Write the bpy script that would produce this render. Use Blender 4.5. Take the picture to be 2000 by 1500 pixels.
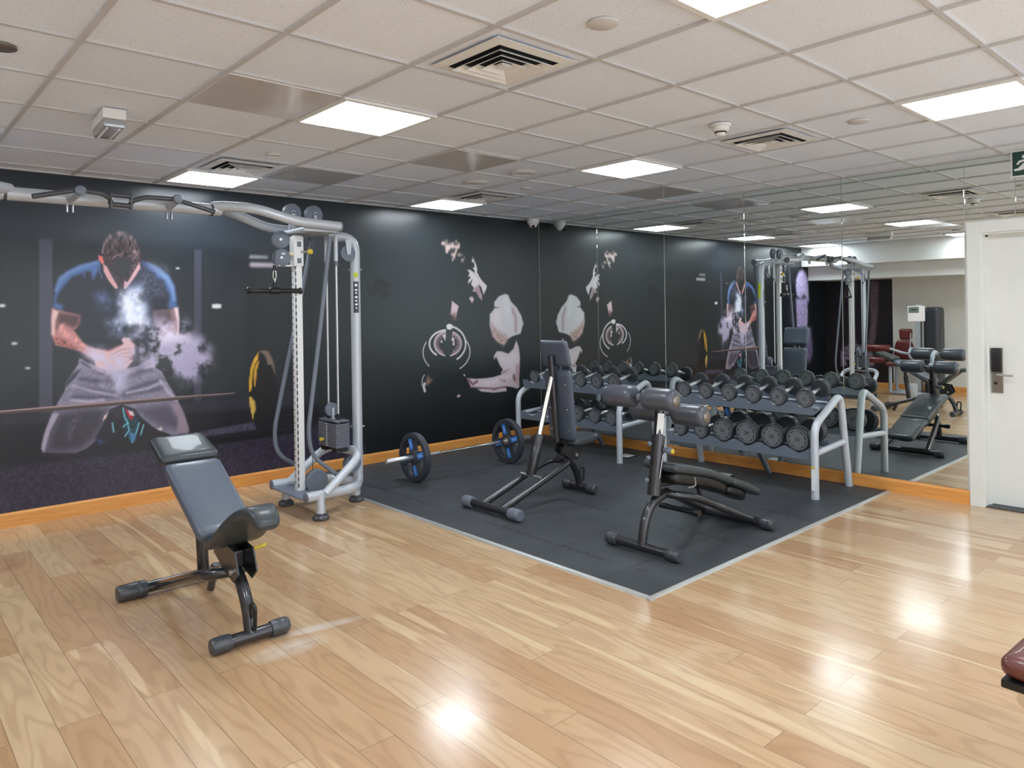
import bpy, bmesh, math, random
import numpy as np
from mathutils import Vector, Matrix
random.seed(7)
for o in list(bpy.data.objects): bpy.data.objects.remove(o)
SC = bpy.context.scene; COL = SC.collection
PI = math.pi

# ------------------------------------------------------------------ camera, world, exposure
H = 2.692                                    # ceiling height (m); corner of the two photographed walls is the origin
cam = bpy.data.cameras.new('camera'); cam_o = bpy.data.objects.new('camera', cam); COL.objects.link(cam_o)
cam.sensor_fit = 'HORIZONTAL'; cam.sensor_width = 36.0
cam.lens = 1423.88 / 2000 * 36; cam.shift_y = (608.61 - 750) / 2000
cam.clip_start = 0.05; cam.clip_end = 60
psi = math.radians(47.823104); ro = -0.015107
Rt = Vector((math.sin(psi), -math.cos(psi), 0)); Dn = Vector((0, 0, -1)); Fw = Vector((math.cos(psi), math.sin(psi), 0))
r_ = Rt * math.cos(ro) - Dn * math.sin(ro); d_ = Rt * math.sin(ro) + Dn * math.cos(ro)
cam_o.matrix_world = Matrix(((r_.x, -d_.x, -Fw.x, -6.4495), (r_.y, -d_.y, -Fw.y, -6.593), (r_.z, -d_.z, -Fw.z, 1.5601), (0, 0, 0, 1)))
SC.camera = cam_o
w = bpy.data.worlds.new('world'); SC.world = w; w.use_nodes = True
w.node_tree.nodes['Background'].inputs[0].default_value = (0.88, 0.94, 1, 1); w.node_tree.nodes['Background'].inputs[1].default_value = 1.15
SC.view_settings.view_transform = 'Standard'; SC.view_settings.look = 'None'; SC.view_settings.gamma = 1.0
SC.view_settings.use_curve_mapping = False
SC.view_settings.exposure = 1.3
LED_STRENGTH = 9.6
# portal over the added fill opening behind the camera (only guides sampling of the sky light)
pl_ = bpy.data.lights.new('fill_portal', 'AREA'); pl_.shape = 'RECTANGLE'; pl_.size = 7.2; pl_.size_y = 2.3; pl_.cycles.is_portal = True
po = bpy.data.objects.new('fill_portal', pl_); COL.objects.link(po); po.location = (-4.0, -8.85, 1.25); po.rotation_euler = (math.radians(90), 0, 0)
SC.cycles.max_bounces = 10; SC.cycles.diffuse_bounces = 5; SC.cycles.glossy_bounces = 6
SC.cycles.sample_clamp_indirect = 8.0

# ------------------------------------------------------------------ materials
def lin(c):
    c = [v / 255.0 for v in c]
    return tuple((v / 12.92 if v <= 0.04045 else ((v + 0.055) / 1.055) ** 2.4) for v in c) + (1.0,)
class NT:
    def __init__(s, name):
        s.m = bpy.data.materials.new(name); s.m.use_nodes = True; s.t = s.m.node_tree; s.n = s.t.nodes
        s.b = s.n['Principled BSDF']
    def new(s, typ, **kw):
        n = s.n.new(typ)
        for k, v in kw.items(): setattr(n, k, v)
        return n
    def link(s, a, b): s.t.links.new(a, b)
    def math(s, op, a, b=None, c=None):
        n = s.n.new('ShaderNodeMath'); n.operation = op
        for i, v in enumerate((a, b, c)):
            if v is None: continue
            if isinstance(v, (int, float)): n.inputs[i].default_value = v
            else: s.link(v, n.inputs[i])
        return n.outputs[0]
    def mix(s, f, a, b, blend='MIX'):
        n = s.n.new('ShaderNodeMix'); n.data_type = 'RGBA'; n.blend_type = blend
        for i, v in ((0, f), (6, a), (7, b)):
            if isinstance(v, (int, float)): n.inputs[i].default_value = v
            elif isinstance(v, tuple): n.inputs[i].default_value = v
            else: s.link(v, n.inputs[i])
        return n.outputs[2]
    def pos(s):
        g = s.n.new('ShaderNodeNewGeometry'); x = s.n.new('ShaderNodeSeparateXYZ'); s.link(g.outputs['Position'], x.inputs[0]); return x.outputs
    def comb(s, x, y, z=0.0):
        n = s.n.new('ShaderNodeCombineXYZ')
        for i, v in enumerate((x, y, z)):
            if isinstance(v, (int, float)): n.inputs[i].default_value = v
            else: s.link(v, n.inputs[i])
        return n.outputs[0]
    def noise(s, vec, scale, detail=3, rough=.5):
        n = s.n.new('ShaderNodeTexNoise'); n.inputs['Scale'].default_value = scale; n.inputs['Detail'].default_value = detail; n.inputs['Roughness'].default_value = rough
        if vec is not None: s.link(vec, n.inputs['Vector'])
        return n.outputs['Fac']
    def ramp(s, f, stops):
        n = s.n.new('ShaderNodeValToRGB'); s.link(f, n.inputs[0]); e = n.color_ramp.elements
        while len(e) < len(stops): e.new(0.5)
        for i, (p, c) in enumerate(stops): e[i].position = p; e[i].color = c
        return n.outputs[0]
    def bump(s, h, strength=.2, dist=.01):
        n = s.n.new('ShaderNodeBump'); n.inputs['Strength'].default_value = strength; n.inputs['Distance'].default_value = dist
        s.link(h, n.inputs['Height']); s.link(n.outputs[0], s.b.inputs['Normal'])
def mat(name, col, rough=.5, metal=0.0, spec=.5, coat=0.0, bump=0.0, bscale=200, var=0.0, vscale=6, emit=0.0, trans=0.0):
    k = NT(name); b = k.b
    b.inputs['Base Color'].default_value = lin(col); b.inputs['Roughness'].default_value = rough; b.inputs['Metallic'].default_value = metal
    b.inputs['Specular IOR Level'].default_value = spec; b.inputs['Coat Weight'].default_value = coat
    tc = k.new('ShaderNodeTexCoord').outputs['Object']
    nz = k.noise(tc, vscale, 4)
    v = max(var, .02)
    c0 = lin(col); lo = tuple(x * (1 - v) for x in c0[:3]) + (1,); hi = tuple(min(1, x * (1 + v)) for x in c0[:3]) + (1,)
    k.link(k.ramp(nz, [(.3, lo), (.7, hi)]), b.inputs['Base Color'])
    if bump: k.bump(k.noise(tc, bscale, 3), bump, .002)
    if emit: b.inputs['Emission Color'].default_value = lin(col); b.inputs['Emission Strength'].default_value = emit
    if trans: b.inputs['Transmission Weight'].default_value = trans
    return k.m
M = {}
M['silver'] = mat('silver_paint', (194, 200, 208), 0.42, .25, .5, .2)
M['silver2'] = mat('silver_grey_paint', (182, 190, 200), .42, .25, .5)
M['frame'] = mat('gunmetal_paint', (58, 58, 62), 0.3, .55, .6, .5)
M['chrome'] = mat('brushed_steel', (222, 218, 208), .18, 1.0)
M['steel'] = mat('satin_steel', (196, 196, 198), .34, .9)
M['vinyl'] = mat('slate_vinyl', (84, 92, 106), 0.38, 0, .55, .15, .25, 350)
M['vinyl_dark'] = mat('black_vinyl', (52, 58, 62), 0.42, 0, .5, .15, .2, 350)
M['roller'] = mat('foam_roller_vinyl', (74, 78, 88), 0.36, 0, .55, .2, .15, 120)
M['plastic'] = mat('black_plastic', (24, 25, 27), .35, 0, .5)
M['cap'] = mat('grey_rubber_cap', (108, 114, 126), .5, 0, .5)
M['capd'] = mat('dark_rubber_cap', (64, 67, 73), .34, 0, .6)
M['pulley'] = mat('pulley_grey', (108, 116, 130), .42, 0, .5)
M['hose'] = mat('grey_sleeve', (108, 116, 130), .42, 0, .5)
M['rubber'] = mat('dumbbell_rubber', (48, 51, 56), .42, 0, .5, 0, .1, 250)
M['disc'] = mat('dumbbell_disc_grey', (112, 115, 119), .5, 0, .4, 0, .08, 300, .05)
M['ink'] = mat('black_ink', (36, 36, 40), .6)
M['shelf'] = mat('shelf_slate_paint', (120, 130, 144), .42, .2, .5)
M['stack'] = mat('weight_plate_grey', (104, 108, 118), .5, .2, .5)
M['yellow'] = mat('yellow_plastic', (222, 196, 62), .4)
M['yellow_pale'] = mat('pale_yellow_plastic', (226, 210, 140), .4)
M['sticker'] = mat('yellow_green_sticker', (196, 212, 40), .5)
M['label_w'] = mat('white_label', (232, 234, 234), .5)
M['label_d'] = mat('dark_label', (52, 57, 70), .4)
M['plate_rub'] = mat('plate_rubber', (56, 61, 70), .45, 0, .5, 0, .1, 200)
M['blue'] = mat('plate_blue', (66, 140, 232), .4)
M['oak'] = None
M['white_paint'] = mat('white_gloss_paint', (224, 226, 221), .32, 0, .5, .1)
M['wall_white'] = mat('white_wall_paint', (226, 226, 224), .75, 0, .3)
M['wall_grey'] = mat('warm_grey_wall_paint', (222, 219, 212), .75, 0, .3)
M['ceil_metal'] = mat('tile_trim_white', (198, 198, 199), .5)
M['plast_w'] = mat('white_plastic', (228, 228, 226), .45)
M['plast_c'] = mat('ceiling_blank_plastic', (206, 204, 202), .6)
M['cover_black'] = mat('tower_cover_black', (46, 48, 53), .4)
M['vent_dark'] = mat('duct_black', (20, 20, 20), .8)
M['access'] = mat('glossy_access_tile', (204, 200, 198), 0.12, 0, .8)
M['bronze'] = mat('lock_bronze', (140, 134, 126), .35, .8)
M['maroon'] = mat('maroon_vinyl', (104, 40, 38), .35, 0, .55, .2, .2, 300)
M['brown_v'] = mat('brown_vinyl', (100, 50, 42), .36, 0, .5, .2, .25, 220)
M['green'] = mat('sign_green', (22, 66, 56), .4)
M['lcd'] = mat('lcd_grey_green', (100, 120, 110), .3)
M['clear'] = mat('lamp_diffuser_grey', (170, 174, 180), .15, .3, .6)
M['alu'] = mat('aluminium_edging', (190, 190, 186), .4, .5)
M['cable'] = mat('black_cable', (18, 18, 20), .4)
M['slab'] = mat('dark_threshold', (66, 68, 70), .5, 0, .5, 0, 0, 50, .3, 25)
M['led'] = mat('led_diffuser', (238, 247, 255), .5, 0, .5, 0, 0, 50, 0, 6, LED_STRENGTH)

SPOTS = [(-4.74, -3.235, .26, .05, -.18, (222, 216, 208), 1.0), (-5.30, -1.34, .05, .09, 0, (150, 92, 52), .9), (-5.08, -1.32, .05, .10, 0, (156, 98, 58), .8), (-5.72, -1.0, .10, .2, 0, (150, 104, 74), .8), (-5.35, -2.75, .35, .45, .2, (140, 104, 72), .5), (-4.95, -3.35, .22, .10, 0, (214, 206, 196), .9)]
def floor_mat():
    k = NT('oak_plank_floor'); x, y, z = k.pos()
    W = .1515
    fx = k.math('DIVIDE', k.math('ADD', x, 20.0 - 0.025), W); row = k.math('FLOOR', fx); rx = k.math('FRACT', fx)
    par = k.math('MODULO', row, 2.0)
    wn = k.new('ShaderNodeTexWhiteNoise', noise_dimensions='1D'); k.link(row, wn.inputs['W'])
    off = k.math('MULTIPLY', k.math('SUBTRACT', 1.0, par), k.math('ADD', k.math('MULTIPLY', wn.outputs['Value'], .55), .25))
    L = 1.9
    fy = k.math('ADD', k.math('DIVIDE', k.math('ADD', y, 19.0 + 5.26), L), off); idy = k.math('FLOOR', fy); ry = k.math('FRACT', fy)
    wn2 = k.new('ShaderNodeTexWhiteNoise', noise_dimensions='2D'); k.link(k.comb(row, idy), wn2.inputs['Vector'])
    pv = wn2.outputs['Value']
    wn3 = k.new('ShaderNodeTexWhiteNoise', noise_dimensions='2D'); k.link(k.comb(k.math('ADD', row, 31.3), idy), wn3.inputs['Vector'])
    po_ = k.math('MULTIPLY', pv, 53.0)
    gx = k.math('ADD', x, po_); gy = k.math('ADD', y, k.math('MULTIPLY', pv, 17.0))
    # annual rings: a stretched noise field sliced into thin lines, widening into cathedral arches
    fld = k.noise(k.comb(k.math('MULTIPLY', gx, 5.5), k.math('MULTIPLY', gy, .85)), 1.0, 2, .45)
    wob = k.noise(k.comb(k.math('MULTIPLY', gx, 40.0), k.math('MULTIPLY', gy, 9.0)), 1.0, 2)
    ph = k.math('MULTIPLY_ADD', fld, 62.0, k.math('MULTIPLY', wob, 1.3))
    ring = k.math('MULTIPLY_ADD', k.math('SINE', ph), .5, .5); ring = k.math('POWER', ring, 3.0)
    soft = k.noise(k.comb(k.math('MULTIPLY', gx, 3.0), k.math('MULTIPLY', gy, .9)), 1.6, 3)
    fine = k.noise(k.comb(k.math('MULTIPLY', gx, 170.0), k.math('MULTIPLY', gy, 7.0)), 1.0, 3, .7)
    base = k.ramp(pv, [(0.0, lin((188, 148, 108))), (.25, lin((206, 170, 130))), (.5, lin((214, 182, 142))), (.75, lin((222, 194, 156))), (1.0, lin((198, 160, 118)))])
    c = k.mix(k.math('MULTIPLY', k.math('SUBTRACT', .75, soft), .55), base, lin((176, 134, 96)))
    c = k.mix(k.math('MULTIPLY', ring, .24), c, lin((142, 102, 68)))
    c = k.mix(k.math('MULTIPLY', fine, .30), c, lin((150, 112, 78)))
    sf = k.noise(k.comb(k.math('MULTIPLY', gx, 9.0), k.math('MULTIPLY', gy, .55)), 1.0, 1)
    sap = k.new('ShaderNodeMapRange'); sap.inputs['From Min'].default_value = .635; sap.inputs['From Max'].default_value = .66; k.link(sf, sap.inputs['Value'])
    c = k.mix(k.math('MULTIPLY', sap.outputs[0], .42), c, lin((236, 212, 172)))
    kn = k.noise(k.comb(k.math('MULTIPLY', x, 1.0), k.math('MULTIPLY', y, .5)), 10.0, 1)
    knr = k.new('ShaderNodeMapRange'); knr.inputs['From Min'].default_value = .80; knr.inputs['From Max'].default_value = .84; k.link(kn, knr.inputs['Value'])
    c = k.mix(k.math('MULTIPLY', knr.outputs[0], .6), c, lin((92, 60, 38)))
    worn = k.noise(k.comb(x, y), .9, 3)
    c = k.mix(k.math('MULTIPLY', worn, .16), c, lin((182, 158, 132)))
    for (sx, sy, ra, rb, ang, cc, am) in SPOTS:                        # scuffs and old stains on the boards
        dx = k.math('SUBTRACT', x, sx); dy = k.math('SUBTRACT', y, sy); ca, sa = math.cos(ang), math.sin(ang)
        u = k.math('DIVIDE', k.math('ADD', k.math('MULTIPLY', dx, ca), k.math('MULTIPLY', dy, sa)), ra)
        v = k.math('DIVIDE', k.math('SUBTRACT', k.math('MULTIPLY', dy, ca), k.math('MULTIPLY', dx, sa)), rb)
        d = k.math('ADD', k.math('MULTIPLY', u, u), k.math('MULTIPLY', v, v))
        f = k.math('MULTIPLY', k.math('MAXIMUM', k.math('SUBTRACT', 1.0, d), 0.0), k.math('MULTIPLY', k.noise(k.comb(x, y), 14, 3), am)); f.node.use_clamp = True
        c = k.mix(f, c, lin(cc))
    ex = k.math('MINIMUM', rx, k.math('SUBTRACT', 1.0, rx)); ey = k.math('MULTIPLY', k.math('MINIMUM', ry, k.math('SUBTRACT', 1.0, ry)), L / W)
    j = k.math('LESS_THAN', k.math('MINIMUM', ex, ey), .0085)
    c = k.mix(k.math('MULTIPLY', j, .62), c, lin((84, 58, 38)))
    k.link(c, k.b.inputs['Base Color'])
    k.link(k.math('ADD', .15, k.math('MULTIPLY', k.noise(k.comb(x, y), 5, 3), .14)), k.b.inputs['Roughness'])
    k.b.inputs['Specular IOR Level'].default_value = .55
    k.b.inputs['Coat Weight'].default_value = .25; k.b.inputs['Coat Roughness'].default_value = .12
    h = k.math('ADD', k.math('MULTIPLY', fine, .2), k.math('MULTIPLY', k.math('SUBTRACT', 1.0, j), .5))
    k.bump(h, .12, .003)
    return k.m
def ceil_mat():
    k = NT('speckled_ceiling_tile'); x, y, z = k.pos()
    gx = k.math('FLOOR', k.math('DIVIDE', k.math('ADD', x, 3.946 + 12), .6)); gy = k.math('FLOOR', k.math('DIVIDE', k.math('ADD', y, 5.026 + 12), .6))
    wn = k.new('ShaderNodeTexWhiteNoise', noise_dimensions='2D'); k.link(k.comb(gx, gy), wn.inputs['Vector'])
    c = k.ramp(wn.outputs['Value'], [(0, lin((226, 234, 246))), (1, lin((234, 241, 251)))])
    p = k.comb(x, y)
    vo = k.new('ShaderNodeTexVoronoi'); vo.inputs['Scale'].default_value = 95; k.link(p, vo.inputs['Vector'])
    sp = k.math('LESS_THAN', vo.outputs['Distance'], k.math('MULTIPLY', k.noise(p, 40, 2), .40))
    c = k.mix(k.math('MULTIPLY', sp, .34), c, lin((130, 122, 114)))
    k.link(c, k.b.inputs['Base Color']); k.b.inputs['Roughness'].default_value = .9; k.b.inputs['Specular IOR Level'].default_value = .2
    return k.m
def mat_mat():
    k = NT('black_rubber_tiles'); x, y, z = k.pos(); p = k.comb(x, y)
    zz = k.math('MULTIPLY', k.math('SUBTRACT', k.noise(k.comb(0.0, y), 26, 2), .5), .20)
    sx = k.math('ABSOLUTE', k.math('SUBTRACT', k.math('FRACT', k.math('DIVIDE', k.math('ADD', k.math('ADD', x, 10 + 2.455 - .43), zz), .86)), .5))
    sy = k.math('ABSOLUTE', k.math('SUBTRACT', k.math('FRACT', k.math('DIVIDE', k.math('ADD', y, 10 + 3.575 - .285 + .005), .575)), .5))
    s1 = k.math('MULTIPLY', k.math('LESS_THAN', sx, .008), k.math('GREATER_THAN', k.noise(p, 2.4, 2), .47))
    s2 = k.math('MULTIPLY', k.math('LESS_THAN', sy, .006), .8)
    s = k.math('MAXIMUM', s1, s2)
    c = k.ramp(k.noise(p, 3, 4), [(.3, lin((58, 62, 66))), (.7, lin((74, 78, 82)))])
    c = k.mix(k.math('MULTIPLY', k.noise(p, 260, 2), .3), c, lin((40, 42, 44)))
    c = k.mix(s, c, lin((14, 14, 16)))
    k.link(c, k.b.inputs['Base Color']); k.b.inputs['Roughness'].default_value = .55; k.b.inputs['Specular IOR Level'].default_value = .45
    k.bump(k.noise(p, 300, 2), .15, .002)
    return k.m
def oak_mat():
    k = NT('orange_oak_skirting'); x, y, z = k.pos()
    a = k.math('ADD', x, y)
    n = k.noise(k.comb(k.math('MULTIPLY', a, 1.0), k.math('MULTIPLY', z, 22.0)), 3.2, 5, .6)
    seg = k.math('FLOOR', k.math('DIVIDE', a, 1.22)); wn = k.new('ShaderNodeTexWhiteNoise', noise_dimensions='1D'); k.link(seg, wn.inputs['W'])
    c = k.ramp(n, [(.3, lin((206, 134, 62))), (.7, lin((236, 168, 88)))])
    c = k.mix(k.math('MULTIPLY', wn.outputs['Value'], .35), c, lin((228, 176, 108)))
    k.link(c, k.b.inputs['Base Color']); k.b.inputs['Roughness'].default_value = .35; return k.m
def mirror_mat():
    k = NT('mirror_glass'); k.b.inputs['Metallic'].default_value = 1.0; k.b.inputs['Roughness'].default_value = 0.0
    k.b.inputs['Base Color'].default_value = (.80, .845, .815, 1); return k.m
def vcol_mat(name, rough):
    k = NT(name); a = k.new('ShaderNodeVertexColor'); a.layer_name = 'print'
    k.link(a.outputs['Color'], k.b.inputs['Base Color']); k.b.inputs['Roughness'].default_value = rough; k.b.inputs['Specular IOR Level'].default_value = .42
    return k.m
M['floor'] = floor_mat(); M['ceil'] = ceil_mat(); M['mat'] = mat_mat(); M['oak'] = oak_mat(); M['mirror'] = mirror_mat()
M['print'] = vcol_mat('printed_wallpaper', .30)

# ------------------------------------------------------------------ mesh helpers
def V(*a): return Vector(a)
class MB:
    def __init__(s): s.bm = bmesh.new()
    def _xf(s, vs, M4):
        if M4 is not None: bmesh.ops.transform(s.bm, matrix=M4, verts=vs)
    def box(s, c, size, rot=None, bev=0.0, seg=2):
        b = bmesh.new(); bmesh.ops.create_cube(b, size=1.0)
        bmesh.ops.scale(b, vec=size, verts=b.verts)
        if bev: bmesh.ops.bevel(b, geom=list(b.edges), offset=bev, segments=seg, profile=.6, affect='EDGES')
        if rot is not None: bmesh.ops.transform(b, matrix=rot.to_4x4(), verts=b.verts)
        bmesh.ops.translate(b, vec=Vector(c), verts=b.verts); s._merge(b); return s
    def _merge(s, b):
        me = bpy.data.meshes.new('t'); b.to_mesh(me); b.free(); s.bm.from_mesh(me); bpy.data.meshes.remove(me)
    def lathe(s, p, axis, prof, seg=28):
        """prof: list of (distance along axis, radius)"""
        p = Vector(p); a = Vector(axis).normalized(); u = a.orthogonal().normalized(); v = a.cross(u)
        rings = []
        for d, r in prof:
            if r < 1e-6: rings.append([s.bm.verts.new(p + a * d)])
            else: rings.append([s.bm.verts.new(p + a * d + (u * math.cos(2 * PI * i / seg) + v * math.sin(2 * PI * i / seg)) * r) for i in range(seg)])
        for A, B in zip(rings, rings[1:]):
            for i in range(seg):
                j = (i + 1) % seg
                if len(A) == 1 and len(B) == 1: break
                if len(A) == 1: s.bm.faces.new((A[0], B[j], B[i]))
                elif len(B) == 1: s.bm.faces.new((A[i], A[j], B[0]))
                else: s.bm.faces.new((A[i], A[j], B[j], B[i]))
        if len(rings[0]) > 1: s.bm.faces.new(rings[0][::-1])
        if len(rings[-1]) > 1: s.bm.faces.new(rings[-1])
        return s
    def cyl(s, a, b, r, r2=None, seg=24, bev=0.0):
        a = Vector(a); b = Vector(b); L = (b - a).length; r2 = r if r2 is None else r2
        pr = [(0, 0), (0, r - bev)] + ([(bev * .3, r - bev * .3), (bev, r)] if bev else []) + ([(L - bev, r2), (L - bev * .3, r2 - bev * .3)] if bev else []) + [(L, r2 - bev), (L, 0)]
        return s.lathe(a, b - a, pr, seg)
    def tube(s, pts, r, seg=16, fil=.05, n=7, closed=False):
        pts = [Vector(p) for p in pts]; N = len(pts); out = []
        for i, p in enumerate(pts):
            if (i in (0, N - 1) and not closed): out.append(p); continue
            a = pts[i - 1]; b = pts[(i + 1) % N]
            f = min(fil, (a - p).length * .48, (b - p).length * .48)
            A = p + (a - p).normalized() * f; B = p + (b - p).normalized() * f
            for t in range(n + 1):
                t /= n; out.append(A * (1 - t) ** 2 + p * 2 * t * (1 - t) + B * t * t)
        pts = out; N = len(pts); rings = []; up = None
        for i, p in enumerate(pts):
            if closed: t = (pts[(i + 1) % N] - pts[i - 1]).normalized()
            else: t = (pts[min(i + 1, N - 1)] - pts[max(i - 1, 0)]).normalized()
            if up is None: up = t.orthogonal().normalized()
            up = (up - t * up.dot(t)).normalized(); v = t.cross(up)
            rings.append([s.bm.verts.new(p + (up * math.cos(2 * PI * k / seg) + v * math.sin(2 * PI * k / seg)) * r) for k in range(seg)])
        for i in range(N if closed else N - 1):
            A = rings[i]; B = rings[(i + 1) % N]
            for k in range(seg):
                j = (k + 1) % seg; s.bm.faces.new((A[k], A[j], B[j], B[k]))
        if not closed: s.bm.faces.new(rings[0][::-1]); s.bm.faces.new(rings[-1])
        return s
    def prism(s, poly, d0, d1, fn):
        """poly in 2D, extruded between d0 and d1; fn maps (u, v, d) to 3D"""
        A = [s.bm.verts.new(fn(u, v, d0)) for u, v in poly]; B = [s.bm.verts.new(fn(u, v, d1)) for u, v in poly]
        s.bm.faces.new(A[::-1]); s.bm.faces.new(B); n = len(poly)
        for i in range(n): j = (i + 1) % n; s.bm.faces.new((A[i], A[j], B[j], B[i]))
        return s
    def pad(s, path, widths, thick, fn, seg=20, ex=5.0):
        """upholstered pad: path of (s, z) centre points, superellipse section; fn maps (s, t, z) to 3D"""
        P = [Vector((a, 0, b)) for a, b in path]; n = len(P); rings = []
        Ls = [0]
        for a, b in zip(P, P[1:]): Ls.append(Ls[-1] + (b - a).length)
        tot = Ls[-1]; m = max(18, n * 4); samp = []
        for i in range(m + 1):
            # ease the ends so that they round off
            q = tot * i / m; j = max(k for k in range(n) if Ls[k] <= q + 1e-9); j = min(j, n - 2)
            f = (q - Ls[j]) / (Ls[j + 1] - Ls[j]); c = P[j].lerp(P[j + 1], f)
            wd = widths[j] * (1 - f) + widths[j + 1] * f
            samp.append((c, wd, q))
        for _ in range(2):
            sm = [samp[0]] + [((samp[i - 1][0] + samp[i][0] * 2 + samp[i + 1][0]) / 4, samp[i][1], samp[i][2]) for i in range(1, m)] + [samp[-1]]; samp = sm
        rr = thick * .5
        full = []
        for i, (c, wd, q) in enumerate(samp):
            t = (samp[min(i + 1, m)][0] - samp[max(i - 1, 0)][0]).normalized(); nn = Vector((-t.z, 0, t.x))
            full.append((c, wd, t, nn))
        ends = [(-1, a) for a in (0, 20, 45, 70)] ; seq = []
        c, wd, t, nn = full[0]
        for a in (0, 25, 50, 75): seq.append((c - t * rr * (math.cos(math.radians(a)) - 1) * -1 + t * 0, wd - 2 * rr * (1 - math.sin(math.radians(a))), thick * max(.12, math.sin(math.radians(a))), nn, -t * 0))
        seq = []
        for a in (5, 25, 50, 75): seq.append((c + t * (rr - rr * math.cos(math.radians(a))), wd - 2 * rr * (1 - math.sin(math.radians(a))), thick * math.sin(math.radians(a)), nn))
        k0 = 1
        while (full[k0][0] - c).length < rr * 1.05 and k0 < m // 3: k0 += 1
        c2 = full[-1][0]; k1 = m - 1
        while (full[k1][0] - c2).length < rr * 1.05 and k1 > m * 2 // 3: k1 -= 1
        for i in range(k0, k1 + 1): seq.append((full[i][0], full[i][1], thick, full[i][3]))
        c, wd, t, nn = full[-1]
        for a in (75, 50, 25, 5): seq.append((c - t * (rr - rr * math.cos(math.radians(a))), wd - 2 * rr * (1 - math.sin(math.radians(a))), thick * math.sin(math.radians(a)), nn))
        for c, wd, th, nn in seq:
            ring = []
            for k in range(seg):
                a = 2 * PI * k / seg; ca, sa = math.cos(a), math.sin(a)
                u = math.copysign(abs(ca) ** (2 / ex), ca) * wd / 2; v = math.copysign(abs(sa) ** (2 / 3.2), sa) * th / 2
                q = c + nn * v; ring.append(s.bm.verts.new(fn(q.x, u, q.z)))
            rings.append(ring)
        for A, B in zip(rings, rings[1:]):
            for k in range(seg): j = (k + 1) % seg; s.bm.faces.new((A[k], A[j], B[j], B[k]))
        s.bm.faces.new(rings[0][::-1]); s.bm.faces.new(rings[-1]); return s
    def build(s, name, m, parent=None, smooth=True, origin=None, ang=35):
        bmesh.ops.recalc_face_normals(s.bm, faces=list(s.bm.faces))
        base = Vector((0, 0, 0))
        if parent is not None: base = parent_base(parent)
        elif origin is not None: base = Vector(origin)
        bmesh.ops.translate(s.bm, vec=-base, verts=list(s.bm.verts))
        me = bpy.data.meshes.new(name)
        if smooth:
            for f in s.bm.faces: f.smooth = True
            for e in s.bm.edges:
                if len(e.link_faces) == 2 and e.calc_face_angle(0) > math.radians(ang): e.smooth = False
        s.bm.to_mesh(me); s.bm.free(); me.materials.append(m)
        o = bpy.data.objects.new(name, me); COL.objects.link(o)
        if parent is not None: o.parent = parent
        elif origin is not None: o.location = base
        return o
def parent_base(p):
    b = Vector((0, 0, 0))
    while p is not None: b += p.location; p = p.parent
    return b
def tag(o, label, cat, group=None):
    o['label'] = label; o['category'] = cat
    if group: o['group'] = group
    return o
def thing(name, loc, label, cat, group=None):
    o = bpy.data.objects.new(name, None); COL.objects.link(o); o.location = loc; o.empty_display_size = .1
    return tag(o, label, cat, group)
def struct(o): o['kind'] = 'structure'; return o
def copy_tree(o, parent=None):
    c = o.copy(); COL.objects.link(c); c.parent = parent
    for ch in list(o.children): copy_tree(ch, c)
    return c
def text_mesh(txt, size, M4, name, m, parent, depth=.0008):
    cu = bpy.data.curves.new('t', 'FONT'); cu.body = txt; cu.size = size; cu.align_x = 'CENTER'; cu.align_y = 'CENTER'; cu.extrude = depth
    o = bpy.data.objects.new('t', cu); COL.objects.link(o)
    dg = bpy.context.evaluated_depsgraph_get(); me = bpy.data.meshes.new_from_object(o.evaluated_get(dg))
    bpy.data.objects.remove(o); bpy.data.curves.remove(cu)
    me.transform(M4); base = parent_base(parent); me.transform(Matrix.Translation(-base)); me.materials.clear(); me.materials.append(m); me.name = name
    q = bpy.data.objects.new(name, me); COL.objects.link(q); q.parent = parent; return q
# ------------------------------------------------------------------ room shell
XB, YF = -8.0, -8.9
def quadbox(name, x0, x1, y0, y1, z0, z1, m):
    return struct(MB().box(((x0 + x1) / 2, (y0 + y1) / 2, (z0 + z1) / 2), (x1 - x0, y1 - y0, z1 - z0)).build(name, m, smooth=False))
quadbox('floor', XB - .1, .6, YF - .1, .1, -.1, 0, M['floor'])
quadbox('ceiling', XB - .1, .1, YF - .1, .1, H + .006, H + .1, M['ceil'])
quadbox('wall_left', XB - .1, .1, .004, .1, 0, H + .006, M['wall_white'])
wf = MB()                                     # wide opening added behind the camera to let in sky light as fill
for xa, xb, za, zb in ((XB - .1, -7.6, 0, H + .006), (-.4, .1, 0, H + .006), (-7.6, -.4, 2.4, H + .006), (-7.6, -.4, 0, .12)):
    wf.box(((xa + xb) / 2, YF - .05, (za + zb) / 2), (xb - xa, .1, zb - za))
struct(wf.build('wall_front', M['wall_white'], smooth=False))
quadbox('wall_back', XB - .1, XB, YF, .004, 0, H + .006, M['wall_grey'])
DY0, DY1, DZ = -4.865, -5.80, 2.11           # door opening
wr = MB(); x0, x1 = .006, .1
for a, b, c, d in ((-4.865, .004, 0, H + .006), (YF, DY1, 0, H + .006), (DY1, DY0, DZ, H + .006)):
    wr.box(((x0 + x1) / 2, (a + b) / 2, (c + d) / 2), (x1 - x0, b - a, d - c))
struct(wr.build('wall_right', M['wall_white'], smooth=False))
quadbox('trim_1', XB, -7.0, YF, .004, 2.33, H + .006, M['wall_white'])       # deep white bulkhead at the back of the room
quadbox('trim_2', XB, -7.26, YF, .004, 2.07, 2.33, M['wall_white'])
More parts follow.
